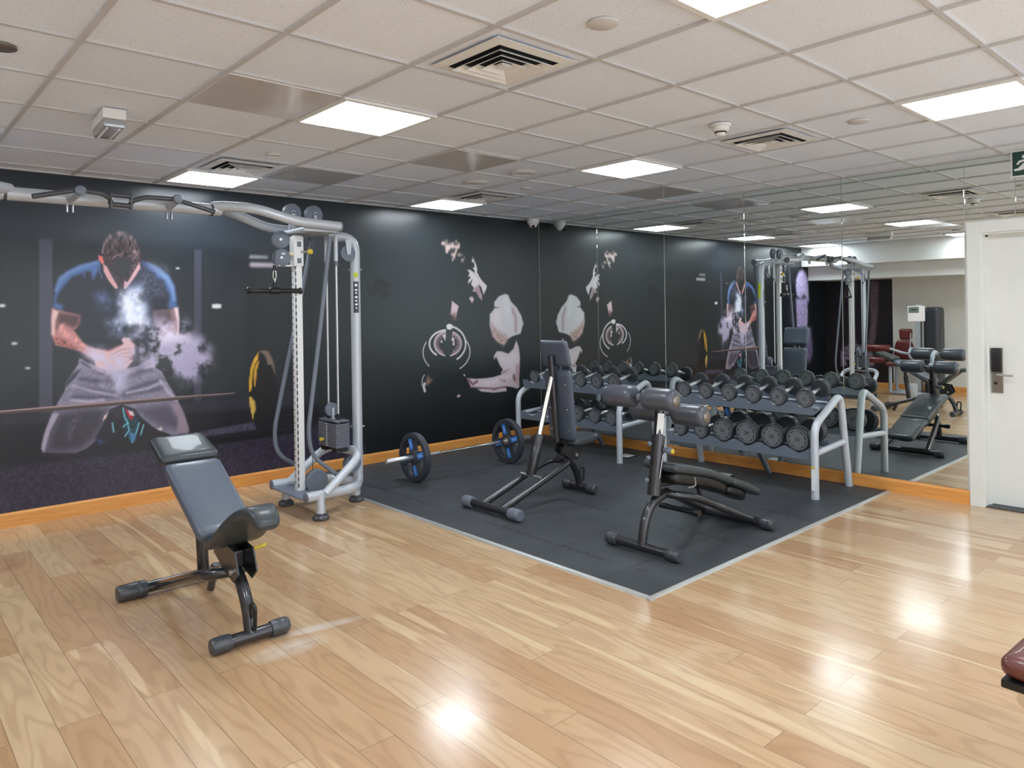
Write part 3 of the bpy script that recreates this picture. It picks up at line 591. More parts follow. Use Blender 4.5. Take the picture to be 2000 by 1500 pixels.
MURAL = "p|-5.796,2.961,-2.578,2.786,-2.589,2.154,-3.155,2.107,-5.621,2.159,-5.806,2.167|52,60,68|0.12|0.6|0|0;p|-5.621,2.148,-5.378,2.153,-5.394,0.843,-5.637,0.842|36,39,44|0.02|1|0|0;p|-5.276,2.134,-4.224,2.134,-4.243,0.836,-5.293,0.853|38,42,46|0.02|1|0|0;p|-4.15,2.128,-3.365,2.108,-3.386,0.806,-4.169,0.838|38,42,46|0.02|1|0|0;p|-5.374,2.169,-5.283,2.166,-5.3,0.806,-5.392,0.804|72,72,86|0.012|1|0|0;p|-4.22,2.143,-4.155,2.141,-4.175,0.739,-4.241,0.737|66,66,80|0.012|1|0|0;p|-5.637,0.842,-3.176,0.812,-3.179,0.638,-5.639,0.697|44,44,54|0.03|1|0|0;p|-5.701,0.762,-3.07,0.678,-2.964,0.414,-5.705,0.46|28,27,33|0.03|1|0|0;p|-5.766,0.458,-4.772,0.441,-3.391,0.465,-2.617,0.503,-2.506,0.014,-3.192,-0.155,-5.772,0.001|50,45,62|0.03|1|0.35|0;p|-4.239,0.545,-3.541,0.589,-3.492,0.511,-4.218,0.497|72,66,88|0.012|1|0.3|0;p|-4.153,0.475,-3.182,0.46,-3.182,0.43,-4.154,0.412|20,20,24|0.012|1|0|0;p|-5.633,1.671,-5.614,1.675,-5.596,1.671,-5.596,1.653,-5.615,1.649,-5.634,1.653|215,215,215|0.012|1|0|0;p|-5.558,1.384,-5.542,1.387,-5.525,1.383,-5.526,1.368,-5.542,1.365,-5.558,1.369|215,215,215|0.012|1|0|0;p|-4.073,1.665,-4.032,1.671,-3.992,1.665,-3.992,1.632,-4.033,1.626,-4.073,1.632|215,215,215|0.012|1|0|0;p|-5.473,1.193,-5.459,1.194,-5.446,1.191,-5.446,1.178,-5.46,1.177,-5.473,1.18|215,215,215|0.012|1|0|0;p|-4.372,1.982,-4.359,1.985,-4.346,1.983,-4.347,1.972,-4.359,1.97,-4.372,1.972|215,215,215|0.012|1|0|0;s|-3.714,2.1,-3.567,2.105|150,150,155|0.015|1|0|0.03;s|-3.705,2.029,-3.493,2.031|175,165,175|0.02|1|0|0.045;p|-5.291,1.671,-5.278,1.74,-5.268,1.809,-5.234,1.879,-5.192,1.922,-5.099,1.977,-4.96,2.021,-4.649,2.028,-4.531,1.983,-4.44,1.918,-4.391,1.827,-4.371,1.682,-4.364,1.644,-4.437,1.622,-4.558,1.608,-4.574,1.436,-4.611,1.303,-4.68,1.262,-4.88,1.264,-5.033,1.322,-5.088,1.416,-5.105,1.536,-5.11,1.593,-5.22,1.615,-5.291,1.64|40,43,52|0.01|1|0|0;p|-5.291,1.64,-5.278,1.733,-5.268,1.809,-5.237,1.879,-5.195,1.925,-5.099,1.981,-4.973,2.02,-4.957,2.007,-4.967,1.949,-4.987,1.906,-5.007,1.869,-5.025,1.933,-5.062,1.932,-5.069,1.886,-5.081,1.918,-5.156,1.888,-5.187,1.845,-5.236,1.782,-5.254,1.747,-5.27,1.685,-5.225,1.664,-5.226,1.619|78,106,158|0.02|1|0|0;p|-5.246,1.879,-5.185,1.929,-5.099,1.977,-4.973,2.019,-4.973,2.002,-5.093,1.953,-5.174,1.908,-5.229,1.851,-5.26,1.775,-5.272,1.775|108,136,184|0.02|1|0|0;p|-4.649,2.028,-4.531,1.987,-4.44,1.918,-4.391,1.827,-4.375,1.682,-4.364,1.644,-4.43,1.626,-4.444,1.66,-4.428,1.736,-4.463,1.811,-4.476,1.872,-4.533,1.886,-4.546,1.93,-4.581,1.945,-4.635,2.003|72,100,150|0.025|1|0|0;p|-4.601,2.019,-4.51,1.977,-4.433,1.91,-4.391,1.82,-4.378,1.698,-4.4,1.698,-4.42,1.797,-4.462,1.872,-4.532,1.931|120,146,190|0.02|0.9|0|0;p|-4.67,2.001,-4.56,1.945,-4.47,1.826,-4.471,1.736,-4.605,1.735,-4.652,1.809,-4.713,1.853|76,80,100|0.06|0.7|0.5|0;p|-5.294,1.64,-5.226,1.619,-5.19,1.608,-5.104,1.586,-5.105,1.529,-5.124,1.488,-5.149,1.467,-5.089,1.367,-5.033,1.322,-4.906,1.295,-4.787,1.347,-4.806,1.377,-4.793,1.395,-4.746,1.39,-4.713,1.337,-4.714,1.278,-4.728,1.22,-4.945,1.232,-5.034,1.251,-5.114,1.297,-5.193,1.329,-5.277,1.353,-5.3,1.43,-5.301,1.561|196,132,130|0.012|1|0|0;p|-5.256,1.609,-5.104,1.582,-5.111,1.508,-5.155,1.481,-5.215,1.518,-5.258,1.463,-5.269,1.491|84,62,66|0.03|1|0|0;p|-5.291,1.63,-5.25,1.612,-5.275,1.54,-5.282,1.423,-5.3,1.437,-5.299,1.561|228,190,186|0.012|1|0|0;p|-5.282,1.423,-5.217,1.393,-5.132,1.319,-5.145,1.313,-5.223,1.344,-5.271,1.36|150,84,80|0.02|0.8|0.6|0;p|-5.245,1.518,-5.221,1.518,-5.21,1.455,-5.131,1.403,-5.033,1.308,-5.083,1.324,-5.192,1.413,-5.258,1.456|226,160,154|0.02|0.9|0.3|0;p|-4.558,1.608,-4.437,1.622,-4.364,1.644,-4.355,1.537,-4.361,1.384,-4.398,1.324,-4.469,1.357,-4.518,1.449,-4.552,1.525|150,118,124|0.02|1|0|0;p|-4.558,1.604,-4.43,1.618,-4.409,1.538,-4.446,1.485,-4.538,1.533|82,68,74|0.03|1|0|0;p|-4.394,1.637,-4.361,1.636,-4.353,1.537,-4.358,1.361,-4.376,1.361,-4.37,1.522|232,202,206|0.012|1|0|0;p|-4.94,2.093,-4.926,2.166,-4.88,2.226,-4.814,2.25,-4.748,2.241,-4.687,2.193,-4.654,2.121,-4.649,2.039,-4.663,1.972,-4.705,1.897,-4.74,1.838,-4.767,1.797,-4.853,1.796,-4.885,1.843,-4.923,1.921,-4.941,1.993|62,50,54|0.008|1|0.3|0;p|-4.91,2.167,-4.867,2.22,-4.814,2.241,-4.754,2.23,-4.701,2.185,-4.668,2.113,-4.676,2.046,-4.73,2.058,-4.829,2.084,-4.876,2.045,-4.908,2.073|66,56,58|0.03|1|0.8|0;s|-4.939,2.086,-4.925,2.162,-4.88,2.225,-4.814,2.249,-4.748,2.24,-4.694,2.194|215,175,178|0.012|0.8|0|0.006;s|-4.869,2.038,-4.843,2.068,-4.81,2.077,-4.783,2.1,-4.803,2.063|200,160,160|0.01|0.8|0|0.004;p|-4.722,2.14,-4.675,2.105,-4.67,2.001,-4.712,1.912,-4.732,1.911,-4.704,2.008,-4.73,2.08|120,98,102|0.02|0.7|0.9|0;p|-4.856,2.032,-4.737,2.043,-4.731,1.977,-4.752,1.911,-4.806,1.88,-4.845,1.909,-4.864,1.973|46,48,52|0.02|1|0|0;p|-4.935,2,-4.906,1.972,-4.871,1.894,-4.839,1.836,-4.827,1.8,-4.85,1.796,-4.898,1.864,-4.932,1.935|206,156,158|0.008|1|0|0;p|-4.663,2.017,-4.656,1.972,-4.698,1.897,-4.767,1.797,-4.787,1.797,-4.78,1.859,-4.756,1.852,-4.718,1.919|206,160,166|0.008|1|0|0;p|-4.969,2.067,-4.94,2.057,-4.928,2.008,-4.941,1.993,-4.966,2.028|214,112,104|0.006|1|0|0;s|-4.96,1.999,-4.961,1.935,-4.943,1.885|90,120,176|0.006|1|0|0.006;p|-5.033,1.322,-4.906,1.28,-4.827,1.313,-4.793,1.34,-4.807,1.377,-4.789,1.395,-4.746,1.388,-4.74,1.36,-4.71,1.333,-4.711,1.263,-4.755,1.221,-4.722,1.205,-4.79,1.121,-4.882,1.113,-4.997,1.163|222,182,184|0.01|1|0|0;s|-4.893,1.251,-4.814,1.298,-4.74,1.301|140,84,88|0.006|0.8|0|0.004;s|-4.88,1.223,-4.801,1.264,-4.738,1.272|140,84,88|0.006|0.8|0|0.004;s|-4.868,1.194,-4.788,1.231,-4.736,1.242|140,84,88|0.006|0.8|0|0.004;s|-4.855,1.166,-4.775,1.197,-4.734,1.213|140,84,88|0.006|0.8|0|0.004;p|-5.112,1.234,-5.069,1.197,-5.007,1.15,-4.918,1.13,-4.793,1.129,-4.678,1.159,-4.574,1.223,-4.554,1.136,-4.498,1.095,-4.464,1.009,-4.415,0.922,-4.387,0.866,-4.33,0.738,-4.288,0.595,-4.289,0.549,-4.42,0.542,-4.562,0.62,-4.664,0.721,-4.711,0.799,-4.81,0.846,-4.896,0.818,-4.917,0.712,-4.963,0.61,-5.078,0.518,-5.153,0.494,-5.373,0.532,-5.378,0.594,-5.342,0.726,-5.281,0.878,-5.219,0.99,-5.206,1.058,-5.157,1.139,-5.125,1.193|134,130,150|0.008|1|0.15|0;p|-5.269,0.821,-5.024,0.845,-4.922,0.821,-4.95,0.68,-5.027,0.575,-5.116,0.51,-5.214,0.502,-5.356,0.526,-5.331,0.656|60,56,68|0.07|1|0|0;p|-5.198,0.744,-5.112,0.784,-5.15,0.69,-5.194,0.583,-5.211,0.669|82,78,92|0.03|0.9|0.4|0;p|-4.711,0.799,-4.445,0.818,-4.36,0.688,-4.325,0.569,-4.491,0.619,-4.609,0.692|84,78,94|0.06|1|0|0;p|-5.305,0.825,-5.257,0.82,-5.318,0.696,-5.362,0.53,-5.38,0.56,-5.36,0.667|166,156,178|0.01|1|0|0;p|-4.438,0.818,-4.373,0.811,-4.316,0.683,-4.287,0.564,-4.303,0.55,-4.384,0.568,-4.375,0.689|150,132,146|0.02|1|0|0;p|-5.157,1.125,-5.107,1.156,-5.145,1.089,-5.213,1.017,-5.206,1.058|56,56,68|0.01|1|0|0;s|-5.108,1.079,-4.989,1.049,-4.893,1.049|70,66,84|0.03|0.8|0|0.03;s|-5.121,1.01,-4.984,0.977,-4.862,0.931|70,66,84|0.03|0.8|0|0.03;s|-5.159,0.936,-5.023,0.923,-4.862,0.916|70,66,84|0.03|0.8|0|0.03;s|-4.776,0.952,-4.626,0.999,-4.499,1.02|70,66,84|0.03|0.8|0|0.03;s|-4.796,0.925,-4.627,0.94,-4.5,0.959|70,66,84|0.03|0.8|0|0.03;s|-5.007,1.136,-4.918,1.087,-4.761,1.076,-4.589,1.123|70,66,84|0.03|0.8|0|0.03;s|-5.158,1.027,-5.022,0.973,-4.855,0.923|196,188,212|0.018|0.85|0|0.016;s|-5.166,0.915,-5.055,0.891,-4.947,0.895|196,188,212|0.018|0.85|0|0.016;s|-4.776,0.938,-4.612,0.961,-4.507,1.005|196,188,212|0.018|0.85|0|0.016;s|-5.106,1.227,-5.057,1.189,-4.956,1.132|196,188,212|0.018|0.85|0|0.016;s|-4.574,1.22,-4.565,1.144,-4.624,1.14|196,188,212|0.018|0.85|0|0.016;s|-4.514,1.021,-4.444,0.909,-4.387,0.843|196,188,212|0.018|0.85|0|0.016;s|-5.1,1.212,-5.032,1.159|54,54,70|0.008|0.8|0|0.014;p|-4.804,0.838,-4.758,0.804,-4.718,0.741,-4.671,0.692,-4.714,0.564,-4.748,0.524,-4.774,0.572,-4.806,0.663|30,58,72|0.012|1|0.5|0;p|-4.896,0.818,-4.871,0.743,-4.859,0.626,-4.899,0.566,-4.977,0.533,-5.014,0.595,-4.962,0.682|34,34,44|0.015|1|0|0;p|-4.791,0.822,-4.758,0.782,-4.725,0.727,-4.745,0.711,-4.778,0.762|170,30,50|0.006|1|0|0;p|-4.768,0.794,-4.731,0.779,-4.718,0.741,-4.752,0.752|225,205,205|0.006|1|0|0;p|-4.919,0.785,-4.929,0.75,-4.955,0.727,-4.945,0.766|222,195,185|0.006|1|0|0;s|-4.804,0.816,-4.792,0.735,-4.766,0.688|120,196,216|0.006|1|0|0.01;s|-4.806,0.663,-4.773,0.689,-4.76,0.629,-4.794,0.582|120,196,216|0.006|1|0|0.01;s|-4.685,0.679,-4.706,0.607,-4.741,0.524|120,196,216|0.006|1|0|0.01;s|-4.651,0.66,-4.673,0.581|120,196,216|0.006|1|0|0.01;s|-4.885,0.701,-4.876,0.628|120,196,216|0.006|1|0|0.01;p|-4.76,0.614,-4.707,0.585,-4.721,0.528,-4.748,0.532|74,124,168|0.01|1|0|0;p|-5.008,0.601,-4.938,0.557,-4.977,0.53|44,60,96|0.015|1|0|0;p|-4.548,0.611,-4.512,0.629,-4.498,0.605,-4.516,0.592|200,185,195|0.006|1|0|0;p|-5.675,0.879,-5.262,0.88,-4.471,0.876,-3.879,0.862,-3.879,0.851,-4.471,0.842,-5.262,0.842,-5.675,0.852|78,62,62|0.004|1|0|0;p|-5.675,0.879,-5.262,0.88,-4.471,0.876,-3.879,0.862,-3.879,0.857,-4.471,0.867,-5.262,0.867,-5.675,0.869|170,144,144|0.004|1|0|0;p|-3.75,0.858,-3.74,0.993,-3.715,1.127,-3.659,1.223,-3.62,1.237,-3.565,1.226,-3.518,1.146,-3.488,1.021,-3.474,0.881,-3.485,0.689,-3.528,0.516,-3.593,0.432,-3.656,0.455,-3.701,0.551,-3.737,0.676|26,26,30|0.01|1|0|0;p|-3.75,0.862,-3.747,0.963,-3.731,1.083,-3.699,1.164,-3.656,1.222,-3.66,1.154,-3.696,1.103,-3.713,1.036,-3.722,0.931,-3.728,0.886,-3.735,0.858|226,176,52|0.006|1|0|0;p|-3.703,0.9,-3.705,1.006,-3.692,1.096,-3.657,1.143,-3.653,1.124,-3.674,1.049,-3.683,0.959,-3.694,0.9|216,164,58|0.006|1|0|0;p|-3.751,0.817,-3.728,0.811,-3.709,0.778,-3.696,0.773,-3.691,0.687,-3.711,0.643,-3.714,0.591,-3.73,0.653,-3.744,0.73|214,176,84|0.006|1|0|0;p|-3.655,1.226,-3.604,1.237,-3.565,1.226,-3.526,1.162,-3.503,1.076,-3.489,0.983,-3.512,1.038,-3.535,1.094,-3.567,1.096,-3.59,1.173,-3.621,1.209|126,108,96|0.012|1|0|0;p|-4.835,1.691,-4.774,1.793,-4.666,1.809,-4.633,1.705,-4.621,1.586,-4.545,1.518,-4.588,1.436,-4.745,1.419,-4.858,1.445,-4.883,1.525,-4.79,1.559,-4.809,1.633|176,188,226|0.09|1|-1|0;p|-4.794,1.749,-4.673,1.765,-4.641,1.601,-4.622,1.512,-4.711,1.455,-4.791,1.494|234,238,252|0.07|0.95|-1|0;p|-4.989,1.741,-4.938,1.77,-4.887,1.691,-4.895,1.626,-4.952,1.641|92,104,146|0.06|0.8|-1|0;p|-4.657,1.453,-4.517,1.495,-4.453,1.523,-4.322,1.513,-4.25,1.364,-4.115,1.265,-4.102,1.139,-4.254,1.086,-4.613,1.139,-4.72,1.278|190,178,206|0.12|1|-1|0;p|-4.609,1.4,-4.396,1.469,-4.251,1.31,-4.291,1.15,-4.543,1.165|232,222,240|0.1|0.9|-1|0;p|-5.071,1.295,-4.905,1.309,-4.748,1.258,-4.75,1.118,-4.908,1.086,-5.035,1.194|206,186,208|0.08|0.8|-1|0;p|-4.601,2.019,-4.46,1.993,-4.44,1.948,-4.532,1.961|110,114,130|0.05|0.5|-1|0;p|-4.621,1.311,-4.187,1.347,-4.143,1.212,-4.192,1.004,-4.312,0.998,-4.412,1.127,-4.554,1.159|176,168,200|0.1|1|-1|0;p|-5.055,1.309,-4.851,1.22,-4.826,1.175,-4.866,1.09,-4.956,1.183,-5.044,1.216|214,200,224|0.06|0.9|-1|0;p|-4.904,1.158,-4.76,1.112,-4.789,0.983,-4.855,0.93,-4.926,1.023|190,186,216|0.08|0.8|-1|0;s|-1.516,2.332,-1.484,2.35,-1.452,2.355|206,182,176|0.012|0.9|0|0.03;s|-1.469,2.297,-1.421,2.321,-1.373,2.327|206,182,176|0.012|0.9|0|0.035;s|-1.454,2.256,-1.446,2.279,-1.405,2.303,-1.357,2.305,-1.283,2.322|206,182,176|0.012|0.9|0|0.04;s|-1.364,2.347,-1.315,2.365|206,182,176|0.012|0.9|0|0.02;s|-1.383,2.211,-1.342,2.222,-1.325,2.259|206,182,176|0.012|0.9|0|0.03;s|-1.376,2.167,-1.351,2.19|206,182,176|0.012|0.9|0|0.025;s|-1.294,2.218,-1.228,2.23|206,182,176|0.012|0.9|0|0.012;s|-1.254,2.145,-1.204,2.18|206,182,176|0.012|0.9|0|0.02;s|-1.317,2.285,-1.283,2.331|206,182,176|0.012|0.9|0|0.03;p|-1.082,2.194,-1.058,2.165,-1.029,2.114,-1.013,2.055,-1.018,2.028,-0.98,1.97,-0.938,1.924,-0.87,1.872,-0.884,1.825,-0.924,1.765,-0.945,1.825,-0.965,1.864,-1.023,1.982,-1.073,2.033,-1.047,2.034,-1.081,2.076,-1.055,2.086,-1.062,2.139,-1.096,2.157|222,214,218|0.008|1|0|0;p|-1.165,2.051,-1.115,2.052,-1.031,1.995,-0.99,1.93,-0.957,1.864,-0.999,1.877,-0.983,1.824,-0.95,1.758,-0.951,1.699,-0.994,1.738,-1.027,1.797,-1.086,1.804,-1.068,1.843,-1.11,1.882,-1.092,1.941,-1.151,1.888,-1.151,1.927,-1.116,1.967,-1.15,1.979,-1.132,2.019|222,214,218|0.012|1|0|0;p|-1.034,1.863,-0.982,1.877,-1,1.844,-0.967,1.798,-0.951,1.705,-1.01,1.751,-1.069,1.823|150,112,122|0.02|0.7|0|0;p|-1.146,1.725,-1.095,1.745,-1.071,1.705,-1.101,1.666|214,188,194|0.012|1|0|0;p|-1.393,1.692,-1.297,1.634,-1.34,1.503,-1.416,1.539|214,188,194|0.012|1|0|0;p|-1.415,1.552,-1.331,1.551,-1.34,1.474,-1.373,1.475|128,92,92|0.03|0.8|0|0;p|-0.76,1.624,-0.759,1.678,-0.686,1.746,-0.586,1.777,-0.532,1.76,-0.496,1.691,-0.395,1.608,-0.322,1.51,-0.291,1.412,-0.336,1.288,-0.477,1.258,-0.552,1.227,-0.608,1.161,-0.698,1.191,-0.785,1.262,-0.836,1.397,-0.833,1.531,-0.752,1.604,-0.689,1.61|220,216,220|0.014|1|0|0;p|-0.817,1.424,-0.695,1.326,-0.551,1.254,-0.571,1.186,-0.626,1.148,-0.715,1.192,-0.794,1.276|176,140,132|0.05|0.8|0.4|0;s|-0.47,1.595,-0.417,1.491,-0.415,1.318|166,132,140|0.03|0.8|0|0.03;p|-0.411,1.209,-0.371,1.124,-0.353,0.995,-0.374,0.732,-0.371,0.633,-0.402,0.613,-0.513,0.645,-0.593,0.658,-0.58,0.598,-0.791,0.597,-0.98,0.628,-1.054,0.667,-1.137,0.688,-1.145,0.71,-1.198,0.802,-1.07,0.783,-0.921,0.779,-0.787,0.784,-0.66,0.804,-0.669,0.827,-0.639,0.862,-0.687,0.917,-0.743,1.023,-0.768,0.988,-0.782,1.032,-0.732,1.089,-0.654,1.085,-0.545,1.05,-0.464,1.106|214,198,204|0.01|1|0|0;s|-1.146,0.688,-0.98,0.668,-0.79,0.645,-0.593,0.651|120,86,92|0.012|0.85|0|0.02;s|-0.639,0.825,-0.569,0.85,-0.509,0.869|120,86,92|0.012|0.85|0|0.015;s|-1.18,0.791,-1.108,0.721,-1.043,0.752|120,86,92|0.012|0.85|0|0.03;s|-0.46,0.775,-0.451,0.73|120,86,92|0.012|0.85|0|0.04;s|-0.69,0.747,-0.612,0.727|120,86,92|0.012|0.85|0|0.03;s|-0.809,0.632,-0.741,0.63|120,86,92|0.012|0.85|0|0.012;p|-1.137,0.684,-0.97,0.667,-1.045,0.666,-0.999,0.633,-1.119,0.672|58,56,60|0.01|1|0|0;p|-1.743,0.866,-1.685,0.807,-1.745,0.764,-1.786,0.767|146,118,100|0.03|1|0|0;s|-1.792,0.876,-1.817,0.837,-1.823,0.77|222,214,218|0.008|1|0|0.012;s|-1.79,0.781,-1.802,0.755,-1.787,0.7|222,214,218|0.01|1|0|0.03;p|-1.345,0.613,-1.309,0.621,-1.287,0.608,-1.31,0.589,-1.337,0.592|214,188,194|0.01|1|0|0;p|-1.247,0.845,-1.224,0.847,-1.211,0.825,-1.234,0.823|214,188,194|0.006|1|0|0;s|-1.503,1.075,-1.526,1.081,-1.548,1.089,-1.568,1.099,-1.587,1.11,-1.604,1.123,-1.618,1.137,-1.63,1.153,-1.639,1.169,-1.646,1.186,-1.649,1.203,-1.65,1.22,-1.648,1.237,-1.643,1.254,-1.635,1.27,-1.624,1.285,-1.611,1.299,-1.596,1.312,-1.578,1.323,-1.558,1.333,-1.537,1.34,-1.515,1.346,-1.491,1.349|226,210,216|0.006|1|0|0.013;s|-1.418,1.346,-1.395,1.341,-1.372,1.333,-1.351,1.324,-1.332,1.312,-1.314,1.299,-1.299,1.285,-1.287,1.269,-1.277,1.253,-1.27,1.235,-1.266,1.218,-1.265,1.2,-1.268,1.182,-1.273,1.165,-1.281,1.148,-1.293,1.133,-1.306,1.119,-1.323,1.106,-1.341,1.095,-1.361,1.086,-1.383,1.079,-1.406,1.073,-1.43,1.071|226,210,216|0.006|1|0|0.013;s|-1.522,1.095,-1.54,1.101,-1.558,1.11,-1.574,1.12,-1.588,1.131,-1.601,1.143,-1.611,1.156,-1.62,1.169,-1.626,1.184,-1.63,1.198,-1.632,1.213,-1.631,1.228,-1.628,1.243,-1.622,1.257,-1.614,1.27,-1.604,1.283,-1.592,1.294,-1.578,1.305,-1.563,1.314,-1.546,1.322,-1.528,1.328,-1.508,1.333,-1.488,1.335|206,176,186|0.006|1|0|0.014;s|-1.422,1.333,-1.402,1.328,-1.382,1.321,-1.364,1.313,-1.347,1.304,-1.331,1.292,-1.318,1.28,-1.306,1.267,-1.297,1.252,-1.291,1.237,-1.286,1.222,-1.285,1.206,-1.286,1.191,-1.289,1.176,-1.296,1.161,-1.304,1.147,-1.315,1.134,-1.328,1.122,-1.343,1.112,-1.36,1.103,-1.378,1.096,-1.398,1.09,-1.418,1.086|206,176,186|0.006|1|0|0.014;s|-1.544,1.131,-1.555,1.138,-1.565,1.145,-1.574,1.153,-1.581,1.162,-1.588,1.17,-1.594,1.18,-1.598,1.189,-1.6,1.199,-1.602,1.209,-1.602,1.219,-1.601,1.229,-1.598,1.239,-1.594,1.248,-1.589,1.257,-1.582,1.266,-1.574,1.274,-1.565,1.281,-1.556,1.288,-1.545,1.294,-1.533,1.299,-1.521,1.304,-1.508,1.307|150,128,136|0.012|1|0|0.034;s|-1.41,1.304,-1.396,1.299,-1.383,1.294,-1.37,1.287,-1.359,1.28,-1.349,1.271,-1.34,1.263,-1.332,1.253,-1.326,1.243,-1.321,1.233,-1.318,1.222,-1.316,1.211,-1.316,1.201,-1.318,1.19,-1.321,1.18,-1.325,1.17,-1.332,1.16,-1.339,1.151,-1.348,1.143,-1.358,1.135,-1.37,1.128,-1.382,1.122,-1.395,1.118|150,128,136|0.012|1|0|0.034;s|-1.623,1.092,-1.643,1.104,-1.661,1.117,-1.677,1.131,-1.69,1.146,-1.7,1.162,-1.708,1.178,-1.713,1.195,-1.715,1.211,-1.715,1.228,-1.711,1.244,-1.704,1.26,-1.695,1.276,-1.683,1.29,-1.669,1.304,-1.652,1.316,-1.633,1.328,-1.612,1.338,-1.589,1.346,-1.564,1.353,-1.538,1.358,-1.512,1.361,-1.484,1.363|222,214,218|0.006|1|0|0.022;s|-1.382,1.396,-1.357,1.388,-1.333,1.378,-1.311,1.366,-1.29,1.352,-1.271,1.337,-1.254,1.32,-1.239,1.302,-1.227,1.283,-1.217,1.263,-1.21,1.242,-1.206,1.221,-1.204,1.2,-1.205,1.179,-1.209,1.158,-1.216,1.138,-1.226,1.118,-1.238,1.1,-1.253,1.083,-1.269,1.067,-1.288,1.052,-1.309,1.04,-1.331,1.029|222,214,218|0.006|1|0|0.022;s|-1.725,0.972,-1.736,0.983,-1.747,0.994,-1.757,1.005,-1.765,1.016,-1.773,1.028,-1.78,1.04,-1.786,1.053,-1.792,1.065,-1.796,1.078,-1.799,1.09,-1.801,1.103,-1.802,1.116,-1.802,1.128,-1.801,1.141,-1.799,1.154,-1.796,1.166,-1.792,1.178,-1.788,1.19,-1.782,1.202,-1.775,1.214,-1.767,1.225,-1.758,1.236|222,214,218|0.006|1|0|0.012;s|-1.214,1.248,-1.199,1.234,-1.186,1.219,-1.174,1.203,-1.164,1.187,-1.156,1.17,-1.15,1.153,-1.145,1.136,-1.143,1.118,-1.142,1.101,-1.144,1.084,-1.147,1.067,-1.152,1.05,-1.159,1.033,-1.168,1.018,-1.178,1.002,-1.19,0.988,-1.204,0.974,-1.219,0.961,-1.236,0.949,-1.254,0.937,-1.274,0.927,-1.294,0.918|222,214,218|0.006|1|0|0.014;p|-1.532,1.306,-1.484,1.325,-1.495,1.236,-1.511,1.264,-1.532,1.292|222,214,218|0.008|1|0|0;p|-1.398,1.309,-1.341,1.265,-1.368,1.252,-1.365,1.182,-1.4,1.187,-1.382,1.238,-1.421,1.233|222,214,218|0.008|1|0|0;p|-1.568,1.232,-1.541,1.265,-1.538,1.217|222,214,218|0.008|1|0|0;p|-1.484,1.374,-1.388,1.371,-1.408,1.232,-1.49,1.236|52,54,56|0.006|1|0|0;p|-1.474,1.422,-1.435,1.435,-1.391,1.42,-1.386,1.389,-1.419,1.365,-1.462,1.37,-1.477,1.395|228,226,226|0.006|1|0|0;p|-1.526,1.202,-1.421,1.226,-1.37,1.168,-1.406,1.086,-1.51,1.091,-1.544,1.148|44,50,52|0.01|1|0|0;s|-1.554,1.292,-1.53,1.28|70,60,66|0.006|0.9|0|0.02;s|-1.582,1.27,-1.558,1.258|70,60,66|0.006|0.9|0|0.02;s|-1.598,1.242,-1.574,1.23|70,60,66|0.006|0.9|0|0.02;s|-1.6,1.211,-1.577,1.199|70,60,66|0.006|0.9|0|0.02;s|-1.589,1.182,-1.565,1.17|70,60,66|0.006|0.9|0|0.02;s|-1.565,1.156,-1.541,1.144|70,60,66|0.006|0.9|0|0.02;s|-1.387,1.286,-1.363,1.274|70,60,66|0.006|0.9|0|0.02;s|-1.359,1.262,-1.335,1.25|70,60,66|0.006|0.9|0|0.02;s|-1.344,1.232,-1.319,1.22|70,60,66|0.006|0.9|0|0.02;s|-1.343,1.201,-1.318,1.189|70,60,66|0.006|0.9|0|0.02;s|-1.356,1.172,-1.331,1.159|70,60,66|0.006|0.9|0|0.02;s|-1.381,1.147,-1.357,1.135|70,60,66|0.006|0.9|0|0.02;p|-0.752,1.597,-0.671,1.604,-0.656,1.461,-0.694,1.36,-0.773,1.423|236,226,230|0.05|0.7|0|0;p|-0.614,1.739,-0.541,1.746,-0.489,1.595,-0.51,1.458,-0.6,1.528|236,238,240|0.05|0.6|0|0;p|-0.714,1.051,-0.586,1.015,-0.424,1.066,-0.385,0.959,-0.429,0.811,-0.589,0.851|230,218,224|0.04|0.7|0|0;p|-0.978,0.747,-0.787,0.754,-0.66,0.782,-0.49,0.815,-0.491,0.755,-0.691,0.71,-0.884,0.696|232,220,226|0.03|0.7|0|0;p|-0.427,0.916,-0.365,0.912,-0.381,0.657,-0.431,0.691|184,140,146|0.03|0.6|0|0;p|-2.485,1.904,-2.319,1.923,-2.206,1.865,-2.214,1.757,-2.322,1.713,-2.464,1.734,-2.498,1.84|24,27,30|0.03|0.8|-1|0;p|-6.755,1.949,-6.78,2.094,-6.885,2.222,-7.051,2.285,-7.175,2.23,-7.255,2.103,-7.284,1.707,-7.261,1.638,-7.159,1.756,-7.077,1.795,-6.93,1.717,-6.79,1.775|186,172,214|0.05|1|0.25|0;p|-6.748,1.717,-7.201,1.737,-7.234,1.46,-7.203,1.164,-6.771,1.176,-6.761,1.504|176,162,206|0.05|1|0.4|0;p|-6.549,1.736,-6.746,1.659,-6.732,1.234,-6.455,1.241,-6.465,1.564|60,52,70|0.08|0.8|0.5|0;p|-7.099,1.167,-7.352,1.16,-7.421,0.66,-7.244,0.471,-7.083,0.677|120,108,146|0.08|1|0.6|0".split(';')
def mural_base(U, Z):
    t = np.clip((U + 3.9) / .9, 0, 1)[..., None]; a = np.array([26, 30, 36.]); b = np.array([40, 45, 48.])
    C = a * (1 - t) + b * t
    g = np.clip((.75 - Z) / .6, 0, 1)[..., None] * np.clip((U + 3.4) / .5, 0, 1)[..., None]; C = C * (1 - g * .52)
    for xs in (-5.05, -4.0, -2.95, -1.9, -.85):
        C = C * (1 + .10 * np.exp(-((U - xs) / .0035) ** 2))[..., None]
    return C
def steps(*seg):
    out = []
    for a, b, h in seg: out += list(np.arange(a, b - h * .5, h))
    return np.array(out + [seg[-1][1]])
